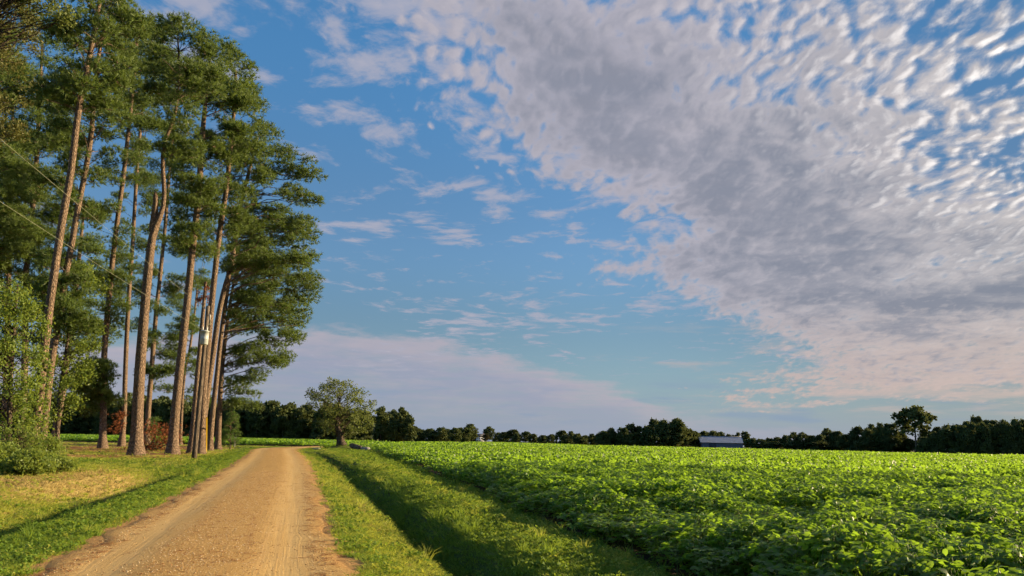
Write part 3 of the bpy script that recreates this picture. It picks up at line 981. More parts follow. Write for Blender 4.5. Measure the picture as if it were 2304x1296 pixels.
# ---- dead boughs on the ground
def dead_pile(label, spots, n, Y, cat='dead branches', low=True):
    c0 = at(*spots[0][:2], Y)
    gz = float(terrain(c0[0], c0[1]))
    origin = np.array((c0[0], c0[1], gz if low else c0[2]))
    root = empty('dead_bough', origin, label, cat)
    br, O = [], []
    for (x, y, r) in spots:
        c = at(x, y, Y) + np.array((0, rng.uniform(-1, 1), 0))
        for _ in range(5):
            e = c + rand_dirs(1)[0] * np.array((r, r, r * 0.6))
            e[2] = max(e[2], gz + 0.05) if low else e[2]
            s = origin + np.array((rng.uniform(-0.6, 0.6), rng.uniform(-0.6, 0.6), 0.1)) if low else at(spots[-1][0], spots[-1][1], Y)
            br.append(tube(np.array((s, (s + e) / 2 + (0, 0, 0.15), e)), (0.04, 0.025, 0.01), 4))
        q = c + rng.normal(size=(n, 3)) * np.array((r, r, r * 0.6)) * 0.55
        if low:
            q[:, 2] = np.maximum(q[:, 2], gz + 0.05)
        O.append(q)
    V, Q = join(br)
    obj('twigs', mdata('twigs', V - origin, Q, M_bark_grey, True), root)
    O = np.concatenate(O)
    V, Fc, v = needles(O, unit(rand_dirs(len(O)) + np.array((0, 0, -0.3))), 9, 0.24)
    obj('dead_needles', mdata('dead_needles', V - origin, Fc, M_dead, False, {'v': v}), root)


dead_pile('heap of rust red dead pine boughs between the stout trunks', [(335, 1003, 1.3), (350, 985, 1.5), (365, 998, 1.5), (378, 985, 1.4), (345, 965, 1.1), (368, 968, 1.2)], 90, 72)
dead_pile('brown withered bough hanging beside the slim trunk', [(254, 965, 0.7), (258, 950, 0.8), (268, 938, 0.8), (280, 932, 0.5)], 42, 88, low=False)

# ---- the lone feathery tree at the bend
broadleaf('willow_tree', 'lone feathery tree on a small mound where the road bends', 'tree', [(768, 1008), (766, 990), (762, 970), (758, 955), (760, 925), (765, 900)], 105.5, 0.45,
          [(856, 738, 772), (868, 712, 806), (884, 686, 830), (902, 686, 838), (928, 706, 842), (950, 716, 836), (970, 732, 818), (984, 760, 800)], 84, 62, 0.24, M_small,
          clump=(0.45, 0.95), up=0.2, drift=0.7, shell=0.15)

# ------------------------------------------------------------------ small solid things
def box(c, s, rz=0.0):
    x, y, z = np.array(s) / 2
    V = np.array([(a * x, b_ * y, d * z) for d in (-1, 1) for b_ in (-1, 1) for a in (-1, 1)], float)
    ca, sa = math.cos(rz), math.sin(rz)
    V = np.stack((V[:, 0] * ca - V[:, 1] * sa, V[:, 0] * sa + V[:, 1] * ca, V[:, 2]), 1) + np.array(c)
    Q = np.array(((0, 2, 3, 1), (4, 5, 7, 6), (0, 1, 5, 4), (2, 6, 7, 3), (0, 4, 6, 2), (1, 3, 7, 5)))
    return V, Q


def lathe(prof, k=16, axis_base=(0, 0, 0)):
    """profile [(r,z)] turned about Z, closed by tiny end radii"""
    th = np.linspace(0, 2 * math.pi, k, endpoint=False)
    V = np.array([(r * math.cos(t), r * math.sin(t), z) for r, z in prof for t in th]) + np.array(axis_base)
    i = np.arange(len(prof) * k).reshape(len(prof), k)
    j = np.roll(i, -1, 1)
    return V, np.stack((i[:-1], j[:-1], j[1:], i[1:]), -1).reshape(-1, 4)


M_pole = bark_mat('weathered_pole', (0.20, 0.155, 0.12), (0.30, 0.24, 0.19), (0.10, 0.075, 0.055), 26.0, 1.2)
M_can = plain_mat('grey_enamel', (0.38, 0.40, 0.40), 0.45, 0.4, 0.08, 4.0)
M_porc = plain_mat('porcelain', (0.62, 0.60, 0.55), 0.25, 0.5, 0.05)
M_steel = plain_mat('galvanised_steel', (0.42, 0.43, 0.43), 0.45, 0.5, 0.12, 10, 0.6)
M_wire = plain_mat('aluminium_wire', (0.30, 0.31, 0.21), 0.6, 0.4, 0.05)
M_yellow = plain_mat('yellow_plastic', (0.62, 0.40, 0.03), 0.55, 0.3, 0.12)
M_white = plain_mat('white_paint', (0.72, 0.73, 0.74), 0.7, 0.2, 0.06, 1.0)
M_postw = plain_mat('grey_post_wood', (0.30, 0.29, 0.25), 0.85, 0.2, 0.25)
M_rock = plain_mat('pale_stone', (0.25, 0.235, 0.22), 0.9, 0.2, 0.35, 5.0, bump=0.6)
M_log = bark_mat('bleached_log', (0.26, 0.20, 0.14), (0.36, 0.28, 0.20), (0.10, 0.075, 0.055), 8.0, 3.0)
M_roof = plain_mat('dark_shingles', (0.085, 0.09, 0.11), 0.8, 0.2, 0.2, 2.0)
M_glass = plain_mat('window_glass', (0.03, 0.035, 0.045), 0.12, 0.5, 0.1)
M_brick = plain_mat('chimney_brick', (0.25, 0.12, 0.09), 0.9, 0.1)
M_barnwall = plain_mat('grey_metal_siding', (0.13, 0.155, 0.21), 0.6, 0.3, 0.15, 1.2)


def rusty_roof():
    m, b, out = new_mat('rusting_tin')
    co = b.n('ShaderNodeTexCoord').outputs['Object']
    n = b.noise(co, 0.8, 6, 0.7)
    n2 = b.noise(co, 5.0, 4, 0.6)
    c = b.mix(n2, (0.26, 0.28, 0.34), (0.34, 0.36, 0.42))
    c = b.mix(b.ss(n, 0.52, 0.72, 0, 0.6), c, (0.24, 0.20, 0.20))
    principled(b, out, c, 0.5, 0.4, None, 0.2)
    return m


M_tin = rusty_roof()

# ---- utility pole with transformer, near the grove
pb = gnd(437, 1031)
PY = pb[1]
top = at(468.5, 688, PY)
p0 = np.array((pb[0], pb[1], float(terrain(pb[0], pb[1]))))
pole = empty('utility_pole', p0, 'wooden utility pole with a grey transformer can in front of the pines', 'utility pole')
HP = top[2] - p0[2]
V, Q = lathe([(0.0, -0.3), (0.175, -0.3), (0.165, 1.0), (0.15, HP * 0.5), (0.125, HP - 0.02), (0.10, HP), (0.0, HP)], 14)
lean = np.array((top[0] - p0[0], 0, 0))
V = V + lean * np.clip(V[:, 2:3] / HP, 0, 1)
o = obj('pole', mdata('pole', V, Q, M_pole, True), pole)


def pol(h):
    return lean * (h / HP) + np.array((0, 0, h))


hc = at(470, 762, PY)[2] - p0[2]
cc = pol(hc) + np.array((0.10, -0.42, 0))
can = obj('transformer', mdata('transformer', *(lambda v: (v[0] + cc, v[1]))(lathe(
    [(0, -0.46), (0.24, -0.46), (0.27, -0.43), (0.27, -0.10), (0.278, -0.09), (0.278, -0.06), (0.27, -0.05), (0.27, 0.40), (0.295, 0.40), (0.295, 0.45), (0.20, 0.50), (0, 0.52)], 20)), M_can, False), pole)
for dx_ in (-0.15, 0.15):
    V, Q = lathe([(0, 0), (0.03, 0), (0.055, 0.05), (0.03, 0.09), (0.055, 0.13), (0.03, 0.17), (0.045, 0.21), (0.015, 0.25), (0.012, 0.33), (0, 0.33)], 10)
    obj('bushing', mdata('bushing', V + cc + (dx_, -0.02, 0.47), Q, M_porc, True), can)
for dz_ in (-0.25, 0.25):
    obj('bracket', mdata('bracket', *box(pol(hc + dz_) + np.array((0.05, -0.14, 0)), (0.12, 0.16, 0.06)), M_steel), pole)
    obj('bracket', mdata('bracket', *lathe([(0.155, hc + dz_ - 0.03), (0.165, hc + dz_ - 0.03), (0.165, hc + dz_ + 0.03), (0.155, hc + dz_ + 0.03)], 14, lean * (hc / HP)), M_steel), pole)
ins = [pol(HP - 0.18) + np.array((-0.22, -0.05, 0)), pol(at(460, 743, PY)[2] - p0[2]) + np.array((-0.20, -0.05, 0))]
for q in ins:
    arm = np.array((q + (0.24, 0.05, 0), q + (0.08, 0, 0.0), q))
    V, Q = tube(arm, (0.018, 0.018, 0.012), 6)
    a_ = obj('insulator_pin', mdata('insulator_pin', V, Q, M_steel, True), pole)
    V, Q = lathe([(0, -0.07), (0.05, -0.07), (0.03, -0.02), (0.06, 0.01), (0.03, 0.05), (0.045, 0.08), (0, 0.10)], 10)
    obj('insulator', mdata('insulator', V + q, Q, M_porc, True), a_)
# fuse cutout and jumper wire
cq = pol(HP - 0.75) + np.array((0.24, -0.12, 0))
V, Q = tube(np.array((cq + (-0.2, 0.1, 0.15), cq + (0, 0, 0.1), cq + (0.02, 0, -0.25))), (0.02, 0.035, 0.02), 6)
obj('fuse_cutout', mdata('fuse_cutout', V, Q, M_porc, True), pole)
V, Q = tube(smooth_path([cq + (0.02, 0, -0.25), cq + (0.14, -0.1, -0.55), cc + (0.2, 0, 0.95), cc + (0.15, 0, 0.8)], 12), np.full(12, 0.012), 5)
obj('jumper_wire', mdata('jumper_wire', V, Q, M_wire, True), pole)

# ---- the two overhead wires run toward the camera's left shoulder
for k, (q, pxl, lab) in enumerate(((ins[0], (0, 297), 'upper overhead wire sloping from the pole top to the left edge'),
                                   (ins[1], (0, 439), 'lower overhead wire sloping from beside the transformer to the left edge'))):
    a_ = p0 + q
    r = ray(*pxl)
    tz = a_[2] - CH + 0.0
    e = r * (tz / r[2]) + np.array((0, 0, CH))
    d = e - a_
    end = a_ + d * 1.9
    n = 40
    t = np.linspace(0, 1, n)[:, None]
    Pw_ = a_ + (end - a_) * t
    Pw_[:, 2] -= (4 * t * (1 - t))[:, 0] * 0.18
    V, Q = tube(Pw_ - a_, np.full(n, 0.0042), 6)
    ts(obj('overhead_wire', mdata('overhead_wire', V, Q, M_wire, True), None, a_), lab, 'wire', 'overhead wires')

# guy wire with its yellow guard, anchored behind the pole
ga = gnd(464, 1020)
ga[2] = float(terrain(ga[0], ga[1]))
tp = p0 + pol(HP - 0.5)
guy = empty('guy_wire', ga, 'guy wire with a yellow plastic guard behind the utility pole', 'guy wire')
d = tp - ga
V, Q = tube(np.array((d * 0, d * 0.5, d)), (0.008, 0.008, 0.008), 5)
obj('wire', mdata('wire', V, Q, M_steel, True), guy)
f = 2.9 / d[2]
V, Q = tube(np.array((d * 0.02, d * f * 0.5, d * f)), (0.055, 0.055, 0.05), 8)
obj('guard', mdata('guard', V, Q, M_yellow, True), guy)

# ---- marker post past the grove
mp = gnd(527, 1005)
mp[2] = float(terrain(mp[0], mp[1]))
hpst = at(527, 984, mp[1])[2] - mp[2]
post = empty('marker_post', mp, 'short grey post with a pale plate beside the road, right of the young pine', 'post')
V, Q = box((0, 0, hpst / 2 - 0.1), (0.18, 0.18, hpst + 0.2))
obj('post', mdata('post', V, Q, M_postw), post)
V, Q = box((0.14, -0.06, hpst * 0.66), (0.10, 0.05, hpst * 0.62))
obj('plate', mdata('plate', V, Q, M_white), post)

# ---- log and stone at the lone tree
a_, b_ = gnd(784, 1011), gnd(822, 1024)
a_, b_ = np.array((-20.3, 101.0, 0.62)), np.array((-17.9, 95.5, 0.26))
n = 12
t = np.linspace(0, 1, n)[:, None]
Pl = a_ + (b_ - a_) * t
V, Q = tube(Pl - b_, np.interp(t[:, 0], [0, 0.05, 0.9, 1], [0.16, 0.30, 0.36, 0.30]), 12, rough=0.12)
log = ts(obj('fallen_log', None, None), None)
bpy.data.objects.remove(log)
log = empty('fallen_log', b_, 'bleached fallen log lying against the foot of the lone tree', 'log')
obj('bark', mdata('bark', V, Q, M_log, True), log)
dv = unit(b_ - a_)
V, Q = tube(np.array((dv * -0.01, dv * 0.015)), (0.29, 0.27), 12)
k = 12
V = np.concatenate((V, [dv * 0.02]))
tri = np.array([(k + i, k + (i + 1) % k, 2 * k) for i in range(k)])
obj('cut_end', mdata('cut_end', V, [Q, tri], M_log), log)


def rock(label, c, s):
    import bmesh
    bm = bmesh.new()
    bmesh.ops.create_icosphere(bm, subdivisions=3, radius=1.0)
    V = np.array([v.co for v in bm.verts])
    T = np.array([[v.index for v in f_.verts] for f_ in bm.faces])
    bm.free()
    nz = fbm(V[:, 0] * 3 + 5, V[:, 1] * 3 + V[:, 2] * 2.1, 1.4, 9)
    V = V * (0.8 + 0.5 * nz[:, None]) * np.array(s)
    V[:, 2] = np.clip(V[:, 2], -s[2] * 0.4, s[2] * 0.75)
    o_ = obj('stone', mdata('stone', V, T, M_rock, True), None, c)
    return ts(o_, label, 'stone')



c = np.array((-17.3, 95.3, 0.2))
rock('pale grey stone at the end of the fallen log', c, (0.55, 0.45, 0.38))
c = gnd(713, 1013)
rock('dark low lump standing in for a shadow in the grass left of the lone tree', (c[0], c[1], float(terrain(c[0], c[1])) + 0.05), (0.5, 0.35, 0.16))  # solid shape added where a small dark lump of shadow lies

# ---- far farmhouse
def farmhouse():
    Y = 1000.0
    x0, x1 = at(1067.5, 990, Y)[0], at(1088.5, 990, Y)[0]
    wd, hw_, dp = x1 - x0, 6.3, 8.0
    o_ = empty('farmhouse', ((x0 + x1) / 2, Y, 0), 'white two-storey farmhouse with dark roof far across the field', 'house')
    rot = 0.12
    o_.rotation_euler = (0, 0, rot)
    wall = obj('wall', mdata('wall', *box((0, 0, hw_ / 2), (wd, dp, hw_)), M_white), o_)
    rz, ov = 4.1, 0.4
    V = np.array([(-wd / 2 - ov, -dp / 2 - ov, hw_ - .1), (wd / 2 + ov, -dp / 2 - ov, hw_ - .1), (wd / 2 + ov, dp / 2 + ov, hw_ - .1), (-wd / 2 - ov, dp / 2 + ov, hw_ - .1),
                  (-wd / 2 - ov, 0, hw_ + rz), (wd / 2 + ov, 0, hw_ + rz)])
    roof = obj('roof', mdata('roof', V, [np.array(((0, 1, 5, 4), (2, 3, 4, 5), (0, 3, 2, 1))), np.array(((0, 4, 3), (1, 2, 5)))], M_roof), o_)
    for sx in (-1, 1):
        obj('chimney', mdata('chimney', *box((sx * (wd / 2 - 0.9), 0, hw_ + rz), (0.9, 0.9, 2.4)), M_brick), roof)
    for zc_ in (1.7, 4.7):
        for i in range(5):
            x = (i - 2) * wd / 5.2
            if zc_ < 2 and i == 2:
                d_ = obj('door', mdata('door', *box((x, -dp / 2 - 0.03, 1.1), (1.1, 0.08, 2.2)), M_roof), o_)
                continue
            w_ = obj('window', mdata('window', *box((x, -dp / 2 - 0.02, zc_), (1.25, 0.06, 1.9)), M_white), o_)
            obj('pane', mdata('pane', *box((x, -dp / 2 - 0.06, zc_), (1.0, 0.04, 1.6)), M_glass), w_)


farmhouse()


# ---- tin-roofed barn at the far edge of the field
def barn():
    Y = 286.0
    x0, x1 = at(1582, 1000, Y)[0], at(1673, 1000, Y)[0]
    wd = x1 - x0
    eave, ridge = at(1628, 995.5, Y)[2], at(1628, 982.5, Y + 3)[2]
    dp = 9.0
    o_ = empty('barn', ((x0 + x1) / 2, Y + dp / 2, 0), 'long grey barn with pale tin roof at the far field edge', 'barn')
    o_.rotation_euler = (0, 0, -0.10)
    hx, hy = wd / 2, dp / 2
    # corrugated long walls
    n_ = 60
    xs = np.linspace(-hx, hx, n_)
    yo = np.where(np.arange(n_) % 2, 0.03, 0.0)
    for s_ in (-1, 1):
        V = np.concatenate([np.stack((xs, np.full(n_, s_ * hy) + s_ * yo, np.full(n_, z_)), 1) for z_ in (-0.1, eave)])
        i = np.arange(n_ - 1)
        obj('wall', mdata('wall', V, np.stack((i, i + 1, i + 1 + n_, i + n_), 1), M_barnwall), o_)
        V = np.array([(s_ * hx, -hy, -0.1), (s_ * hx, hy, -0.1), (s_ * hx, hy, eave), (s_ * hx, 0, ridge), (s_ * hx, -hy, eave)])
        obj('gable_wall', mdata('gable_wall', V, [np.array(((0, 1, 2, 3, 4),))], M_barnwall), o_)
    ov = 0.45
    for s_ in (-1, 1):
        xs2 = np.linspace(-hx - ov, hx + ov, n_)
        zo = np.where(np.arange(n_) % 2, 0.035, 0.0)
        drop = (ridge - eave) / hy * ov
        lo = np.stack((xs2, np.full(n_, s_ * (hy + ov)), eave + 0.06 - drop + zo), 1)
        hi = np.stack((xs2, np.full(n_, 0.0), ridge + 0.06 + zo), 1)
        i = np.arange(n_ - 1)
        Vt = np.concatenate((lo, hi))
        rf = obj('roof', mdata('roof', np.concatenate((Vt, Vt - (0, 0, 0.04))), np.concatenate((np.stack((i, i + 1, i + 1 + n_, i + n_), 1), np.stack((i, i + n_, i + 1 + n_, i + 1), 1) + 2 * n_)), M_tin), o_)
    obj('door', mdata('door', *box((-hx * 0.45, -hy - 0.06, eave * 0.45), (2.6, 0.06, eave * 0.85)), M_roof), o_)
    obj('ridge_cap', mdata('ridge_cap', *box((0, 0, ridge + 0.11), (wd + 0.9, 0.4, 0.08)), M_tin), o_)


barn()

# ------------------------------------------------------------------ far trees (shared meshes, one object each)
def far_variant(kind, seed):
    """unit tree, height 1, crown half width about 0.3; returns trunk mesh, crown mesh"""
    global rng
    keep, rng = rng, np.random.default_rng(seed)
    if kind == 'edge':          # leafy to the ground
        nb, per = 110, 58
        z = rng.uniform(0.02, 0.90, nb)
        prof = np.interp(z, [0, 0.15, 0.5, 0.75, 0.9], [0.26, 0.34, 0.36, 0.27, 0.10])
    elif kind == 'round':       # clear trunk and rounded crown
        nb, per = 92, 58
        z = rng.uniform(0.20, 0.92, nb)
        prof = np.interp(z, [0.2, 0.3, 0.6, 0.8, 0.92], [0.18, 0.33, 0.40, 0.30, 0.12])
    elif kind == 'pine':        # ragged, narrower
        nb, per = 96, 54
        z = rng.uniform(0.14, 0.95, nb)
        prof = np.interp(z, [0.14, 0.3, 0.6, 0.8, 0.95], [0.20, 0.26, 0.25, 0.19, 0.05])
    else:                       # 'umbrella': high open crown on a tall bare trunk
        nb, per = 84, 36
        z = 0.46 + 0.48 * rng.random(nb) ** 0.8
        prof = np.interp(z, [0.40, 0.5, 0.7, 0.86, 0.95], [0.16, 0.30, 0.44, 0.36, 0.20])
    th = rng.random(nb) * 6.283
    rr = prof * np.sqrt(rng.random(nb)) * 0.95
    C = np.stack((np.cos(th) * rr, np.sin(th) * rr, z), 1)
    a = rng.uniform(0.045, 0.115, nb) * (0.8 if kind == 'umbrella' else 1.0)
    O = (C[:, None] + rand_dirs(nb * per).reshape(nb, per, 3) * (rng.random((nb, per, 1)) ** 0.4) * a[:, None, None] * np.array((1, 1, 0.8))).reshape(-1, 3)
    O[:, 2] = np.clip(O[:, 2], 0.005, 1)
    V, Fc, v = leaves(O, 0.05, 0.4, 0.85)
    v = np.repeat(np.repeat(rng.random(nb), per) * 0.6 + rng.random(nb * per) * 0.4, 4)
    P = np.stack((np.interp(np.linspace(0, 1, 8), [0, 1], [0, 0.02]), np.zeros(8), np.linspace(-0.02, 0.85, 8)), 1)
    parts = [tube(P, np.linspace(0.022, 0.006, 8), 7)]
    for c_ in C[:16]:
        parts.append(branch_to(P, c_, 0.006, 0.6, 4, 4))
    Vt, Qt = join(parts)
    tm = mdata('far_trunk', Vt, Qt, M_bark_grey, True)
    cm = [mdata('far_crown', V, Fc, mt, False, {'v': v}) for mt in (M_far, M_far2)]
    rng = keep
    return tm, cm


FAR = {k: [far_variant(k, 100 + 10 * i + j) for j in range(3)] for i, k in enumerate(('edge', 'round', 'pine', 'umbrella'))}
rf_ = random.Random(5)
ORD = ('first second third fourth fifth sixth seventh eighth ninth tenth eleventh twelfth thirteenth fourteenth fifteenth sixteenth seventeenth '
       'eighteenth nineteenth twentieth twenty-first twenty-second twenty-third twenty-fourth twenty-fifth twenty-sixth').split()


def rowed(items, what):
    """labels by order of appearance from the left"""
    items = sorted(items, key=lambda q: q[0])
    return [(*q, '%s %s' % (ORD[i], what)) for i, q in enumerate(items)]




def far_tree(px, topy, wpx, Y, kind, label, group=None, brown=False, name='tree'):
    b0 = at(px, 1000, Y)
    h = at(px, topy, Y)[2]
    tm, cm = FAR[kind][rf_.randrange(3)]
    o_ = empty(name, (b0[0], Y, -0.1), label, 'tree', group)
    wx = 1.22 * wpx * Y / F / {'edge': 0.80, 'round': 0.88, 'pine': 0.62, 'umbrella': 0.92}[kind]
    o_.scale = (wx, wx, h * 1.02)
    o_.rotation_euler = (0, 0, rf_.uniform(0, 6.28))
    obj('trunk', tm, o_)
    obj('crown', cm[1 if brown else 0], o_)
    return o_


LW = 'dark tree in the dense wood along the back, left of the lone tree'
for row in range(2):
    x = -130 + row * 17
    while x < 835:
        tp_ = np.interp(x, [-130, 150, 300, 540, 620, 690, 760, 840], [882, 880, 886, 902, 894, 906, 912, 918])
        if row == 0:
            far_tree(x, tp_ + rf_.uniform(2, 14), rf_.uniform(46, 60), 272 + rf_.uniform(-3, 6), 'edge', LW, 'trees of the left back wood')
            x += rf_.uniform(26, 36)
        else:
            far_tree(x, tp_ + rf_.uniform(-4, 6), rf_.uniform(40, 52), 292 + rf_.uniform(-4, 8), rf_.choice(('pine', 'edge', 'round')), LW, 'trees of the left back wood')
            x += rf_.uniform(30, 44)
for k, (x, tp_, w, lb) in enumerate(rowed(((855, 915, 34), (880, 922, 40), (902, 918, 42), (919, 934, 30), (868, 940, 40), (912, 952, 34), (890, 945, 36)), 'dark pine from the left in the clump right of the lone tree')):
    far_tree(x, tp_, w, 228 + 7 * (k % 3), 'pine', lb, 'pine clump right of the lone tree', name='pine_tree')
for x, tp_, w, lb in rowed(((930, 957, 30), (948, 965, 30), (966, 963, 34), (992, 960, 36), (1008, 964, 30), (978, 970, 36), (940, 970, 34), (1002, 972, 34)), 'tree from the left in the distant row left of the farmhouse'):
    far_tree(x, tp_, w, 640 + rf_.uniform(-20, 40), 'edge', lb, 'distant row left of the farmhouse')
far_tree(1022, 960, 30, 282, 'round', 'leftmost small dark tree on a bare trunk in front of the farmhouse')
far_tree(1036, 961, 22, 300, 'round', 'middle small tree in front of the farmhouse, just right of the leftmost')
far_tree(1047, 960, 30, 296, 'round', 'small dark tree closest to the farmhouse among those in front of it')
far_tree(1057, 953, 34, 620, 'round', 'tall rounded tree at the left end of the farmhouse')
far_tree(1063, 977, 16, 640, 'edge', 'low pale bush-like tree touching the left end of the farmhouse', None, True)
far_tree(1092, 975, 17, 900, 'round', 'small brownish tree at the right end of the farmhouse', None, True)
far_tree(1100, 959, 24, 930, 'round', 'dark oval tree just right of the farmhouse')
for x, tp_, w, kd, lb in rowed(((1119, 972, 22, 'edge'), (1134, 971, 26, 'edge'), (1155, 965, 34, 'edge'), (1163, 974, 20, 'edge'), (1182, 969, 26, 'round'), (1200, 975, 22, 'edge'),
                      (1222, 978, 24, 'edge'), (1240, 976, 24, 'edge'), (1265, 967, 30, 'edge'), (1285, 969, 22, 'edge'), (1300, 974, 26, 'edge'), (1316, 978, 24, 'edge'),
                      (1332, 975, 22, 'round'), (1348, 973, 26, 'edge'), (1276, 978, 30, 'edge'), (1308, 982, 30, 'edge'), (1340, 980, 30, 'edge')), 'tree from the left in the distant row right of the farmhouse'):
    far_tree(x, tp_, w, np.interp(x, [1100, 1220, 1350], [760, 520, 360]) + rf_.uniform(-10, 20), kd, lb, 'distant row right of the farmhouse')
for x, tp_, w, kd, lb in rowed(((1358, 968, 30, 'edge'), (1374, 961, 26, 'edge'), (1386, 972, 34, 'edge'), (1402, 960, 30, 'round'), (1420, 951, 38, 'edge'), (1440, 957, 32, 'edge'),
                      (1472, 940, 40, 'edge'), (1492, 942, 36, 'edge'), (1510, 950, 30, 'pine'), (1456, 956, 34, 'edge'), (1548, 963, 34, 'edge'), (1563, 968, 30, 'edge'),
                      (1395, 978, 40, 'edge'), (1430, 972, 44, 'edge'), (1465, 968, 44, 'edge'), (1500, 966, 44, 'edge'), (1530, 970, 40, 'edge'), (1410, 985, 36, 'edge')), 'dark tree from the left in the wood left of the barn'):
    far_tree(x, tp_, w, 282 + rf_.uniform(-3, 12), kd, lb, 'wood left of the barn')
far_tree(1526, 941, 42, 284, 'pine', 'broad pine with tiered boughs ending the wood left of the barn', name='pine_tree')
far_tree(1546, 1000, 26, 276, 'edge', 'low pale weedy bush in front of the wood beside the barn', None, True, 'bush')
for x, tp_, w, lb in rowed(((1585, 968, 30), (1605, 967, 30), (1622, 970, 26), (1640, 975, 22), (1570, 972, 30), (1652, 977, 18)), 'low tree from the left showing above the barn roof'):
    far_tree(x, tp_, w, 316 + rf_.uniform(0, 10), 'edge', lb, 'trees behind the barn')
far_tree(1661, 971, 14, 322, 'round', 'thin open tree above the right part of the barn roof')
far_tree(1678, 969, 24, 318, 'round', 'open rounded tree at the right end of the barn')
for x, tp_, w, kd, lb in rowed(((1692, 984, 36, 'edge'), (1712, 986, 36, 'edge'), (1732, 984, 34, 'edge'), (1752, 982, 34, 'edge'), (1768, 977, 24, 'edge'), (1786, 971, 26, 'round'),
                      (1806, 970, 30, 'round'), (1826, 978, 34, 'edge'), (1846, 976, 30, 'edge'), (1863, 964, 36, 'pine'), (1884, 968, 36, 'edge'), (1905, 975, 34, 'edge'),
                      (1932, 957, 40, 'edge'), (1955, 962, 34, 'edge'), (1962, 953, 28, 'round'), (1984, 953, 34, 'pine'), (2004, 950, 42, 'round'), (2026, 968, 34, 'edge'),
                      (1740, 992, 50, 'edge'), (1790, 990, 50, 'edge'), (1840, 990, 50, 'edge'), (1900, 988, 56, 'edge'), (1950, 982, 56, 'edge'), (2000, 984, 50, 'edge'),
                      (2045, 985, 36, 'edge'), (2084, 968, 36, 'edge')), 'dark tree from the left in the ragged row right of the barn'):
    far_tree(x, tp_, w, np.interp(x, [1690, 2040], [270, 225]) + rf_.uniform(-3, 9), kd, lb, 'ragged row right of the barn')
far_tree(2060, 914, 84, 222, 'umbrella', 'tall open-crowned tree rising above the tree line on the right')
far_tree(2201, 933, 34, 226, 'round', 'rounded dark crown poking above the wood at the right edge')
RE = 'dark tree in the dense wood at the right edge'
for row in range(2):
    x = 2082 + 12 * row
    while x < 2480:
        tp_ = np.interp(x, [2082, 2120, 2160, 2220, 2300, 2480], [972, 953, 946, 941, 937, 940])
        far_tree(x, tp_ + rf_.uniform(0, 7) + 4 * (1 - row), rf_.uniform(30, 44), 206 + 14 * row + rf_.uniform(-2, 4), 'edge', RE, 'wood at the right edge')
        x += rf_.uniform(17, 26)

# ------------------------------------------------------------------ crop, grass and gravel
def hidden_collection(name, meshes):
    c_ = bpy.data.collections.new(name)
    for i, me in enumerate(meshes):
        c_.objects.link(bpy.data.objects.new('%s_%02d' % (name, i), me))
    return c_


def scatter(name, pts, rot, scl, index, coll, kind='stuff', label=None, cat=None):
    me = bpy.data.meshes.new(name)
    me.vertices.add(len(pts))
    me.vertices.foreach_set('co', np.asarray(pts, np.float32).ravel())
    a_ = me.attributes.new('rot', 'FLOAT_VECTOR', 'POINT')
    a_.data.foreach_set('vector', np.asarray(rot, np.float32).ravel())
    a_ = me.attributes.new('scl', 'FLOAT_VECTOR', 'POINT')
    a_.data.foreach_set('vector', np.asarray(scl, np.float32).ravel())
    a_ = me.attributes.new('idx', 'INT', 'POINT')
    a_.data.foreach_set('value', np.asarray(index, np.int32))
    o_ = obj(name, me)
    ts(o_, label, cat, None, kind)
    ng = bpy.data.node_groups.new(name, 'GeometryNodeTree')
    ng.interface.new_socket('Geometry', in_out='INPUT', socket_type='NodeSocketGeometry')
    ng.interface.new_socket('Geometry', in_out='OUTPUT', socket_type='NodeSocketGeometry')
    N = ng.nodes
    gi, go = N.new('NodeGroupInput'), N.new('NodeGroupOutput')
    iop = N.new('GeometryNodeInstanceOnPoints')
    ci = N.new('GeometryNodeCollectionInfo')
    ci.inputs['Collection'].default_value = coll
    ci.inputs['Separate Children'].default_value = True
    ci.inputs['Reset Children'].default_value = True
    iop.inputs['Pick Instance'].default_value = True
    lk = ng.links.new
    lk(gi.outputs[0], iop.inputs['Points'])
    lk(ci.outputs[0], iop.inputs['Instance'])
    for nm, dt, sock in (('rot', 'FLOAT_VECTOR', 'Rotation'), ('scl', 'FLOAT_VECTOR', 'Scale'), ('idx', 'INT', 'Instance Index')):
        na = N.new('GeometryNodeInputNamedAttribute')
        na.data_type = dt
        na.inputs['Name'].default_value = nm
        lk(na.outputs['Attribute'], iop.inputs[sock])
    lk(iop.outputs[0], go.inputs[0])
    md = o_.modifiers.new('scatter', 'NODES')
    md.node_group = ng
    return o_


# ---- soybean leaf: three ovate leaflets on a short stalk
def leaflet(o_, d, n_, L, w, cup=0.12):
    s_ = np.cross(n_, d)
    pr = [(0.0, 0.0), (0.22, 0.40), (0.55, 0.46), (1.0, 0.0)]
    pt = lambda f_, q: o_ + d * L * f_ + s_ * w * q + n_ * L * (abs(q) * cup * 2 - 0.25 * f_ * f_)
    V = [pt(0, 0), pt(0.24, 0.40), pt(0.58, 0.44), pt(1.0, 0), pt(0.58, -0.44), pt(0.24, -0.40), pt(0.45, 0)]
    T = [(0, 1, 6), (1, 2, 6), (2, 3, 6), (3, 4, 6), (4, 5, 6), (5, 0, 6)]
    return np.array(V), np.array(T)


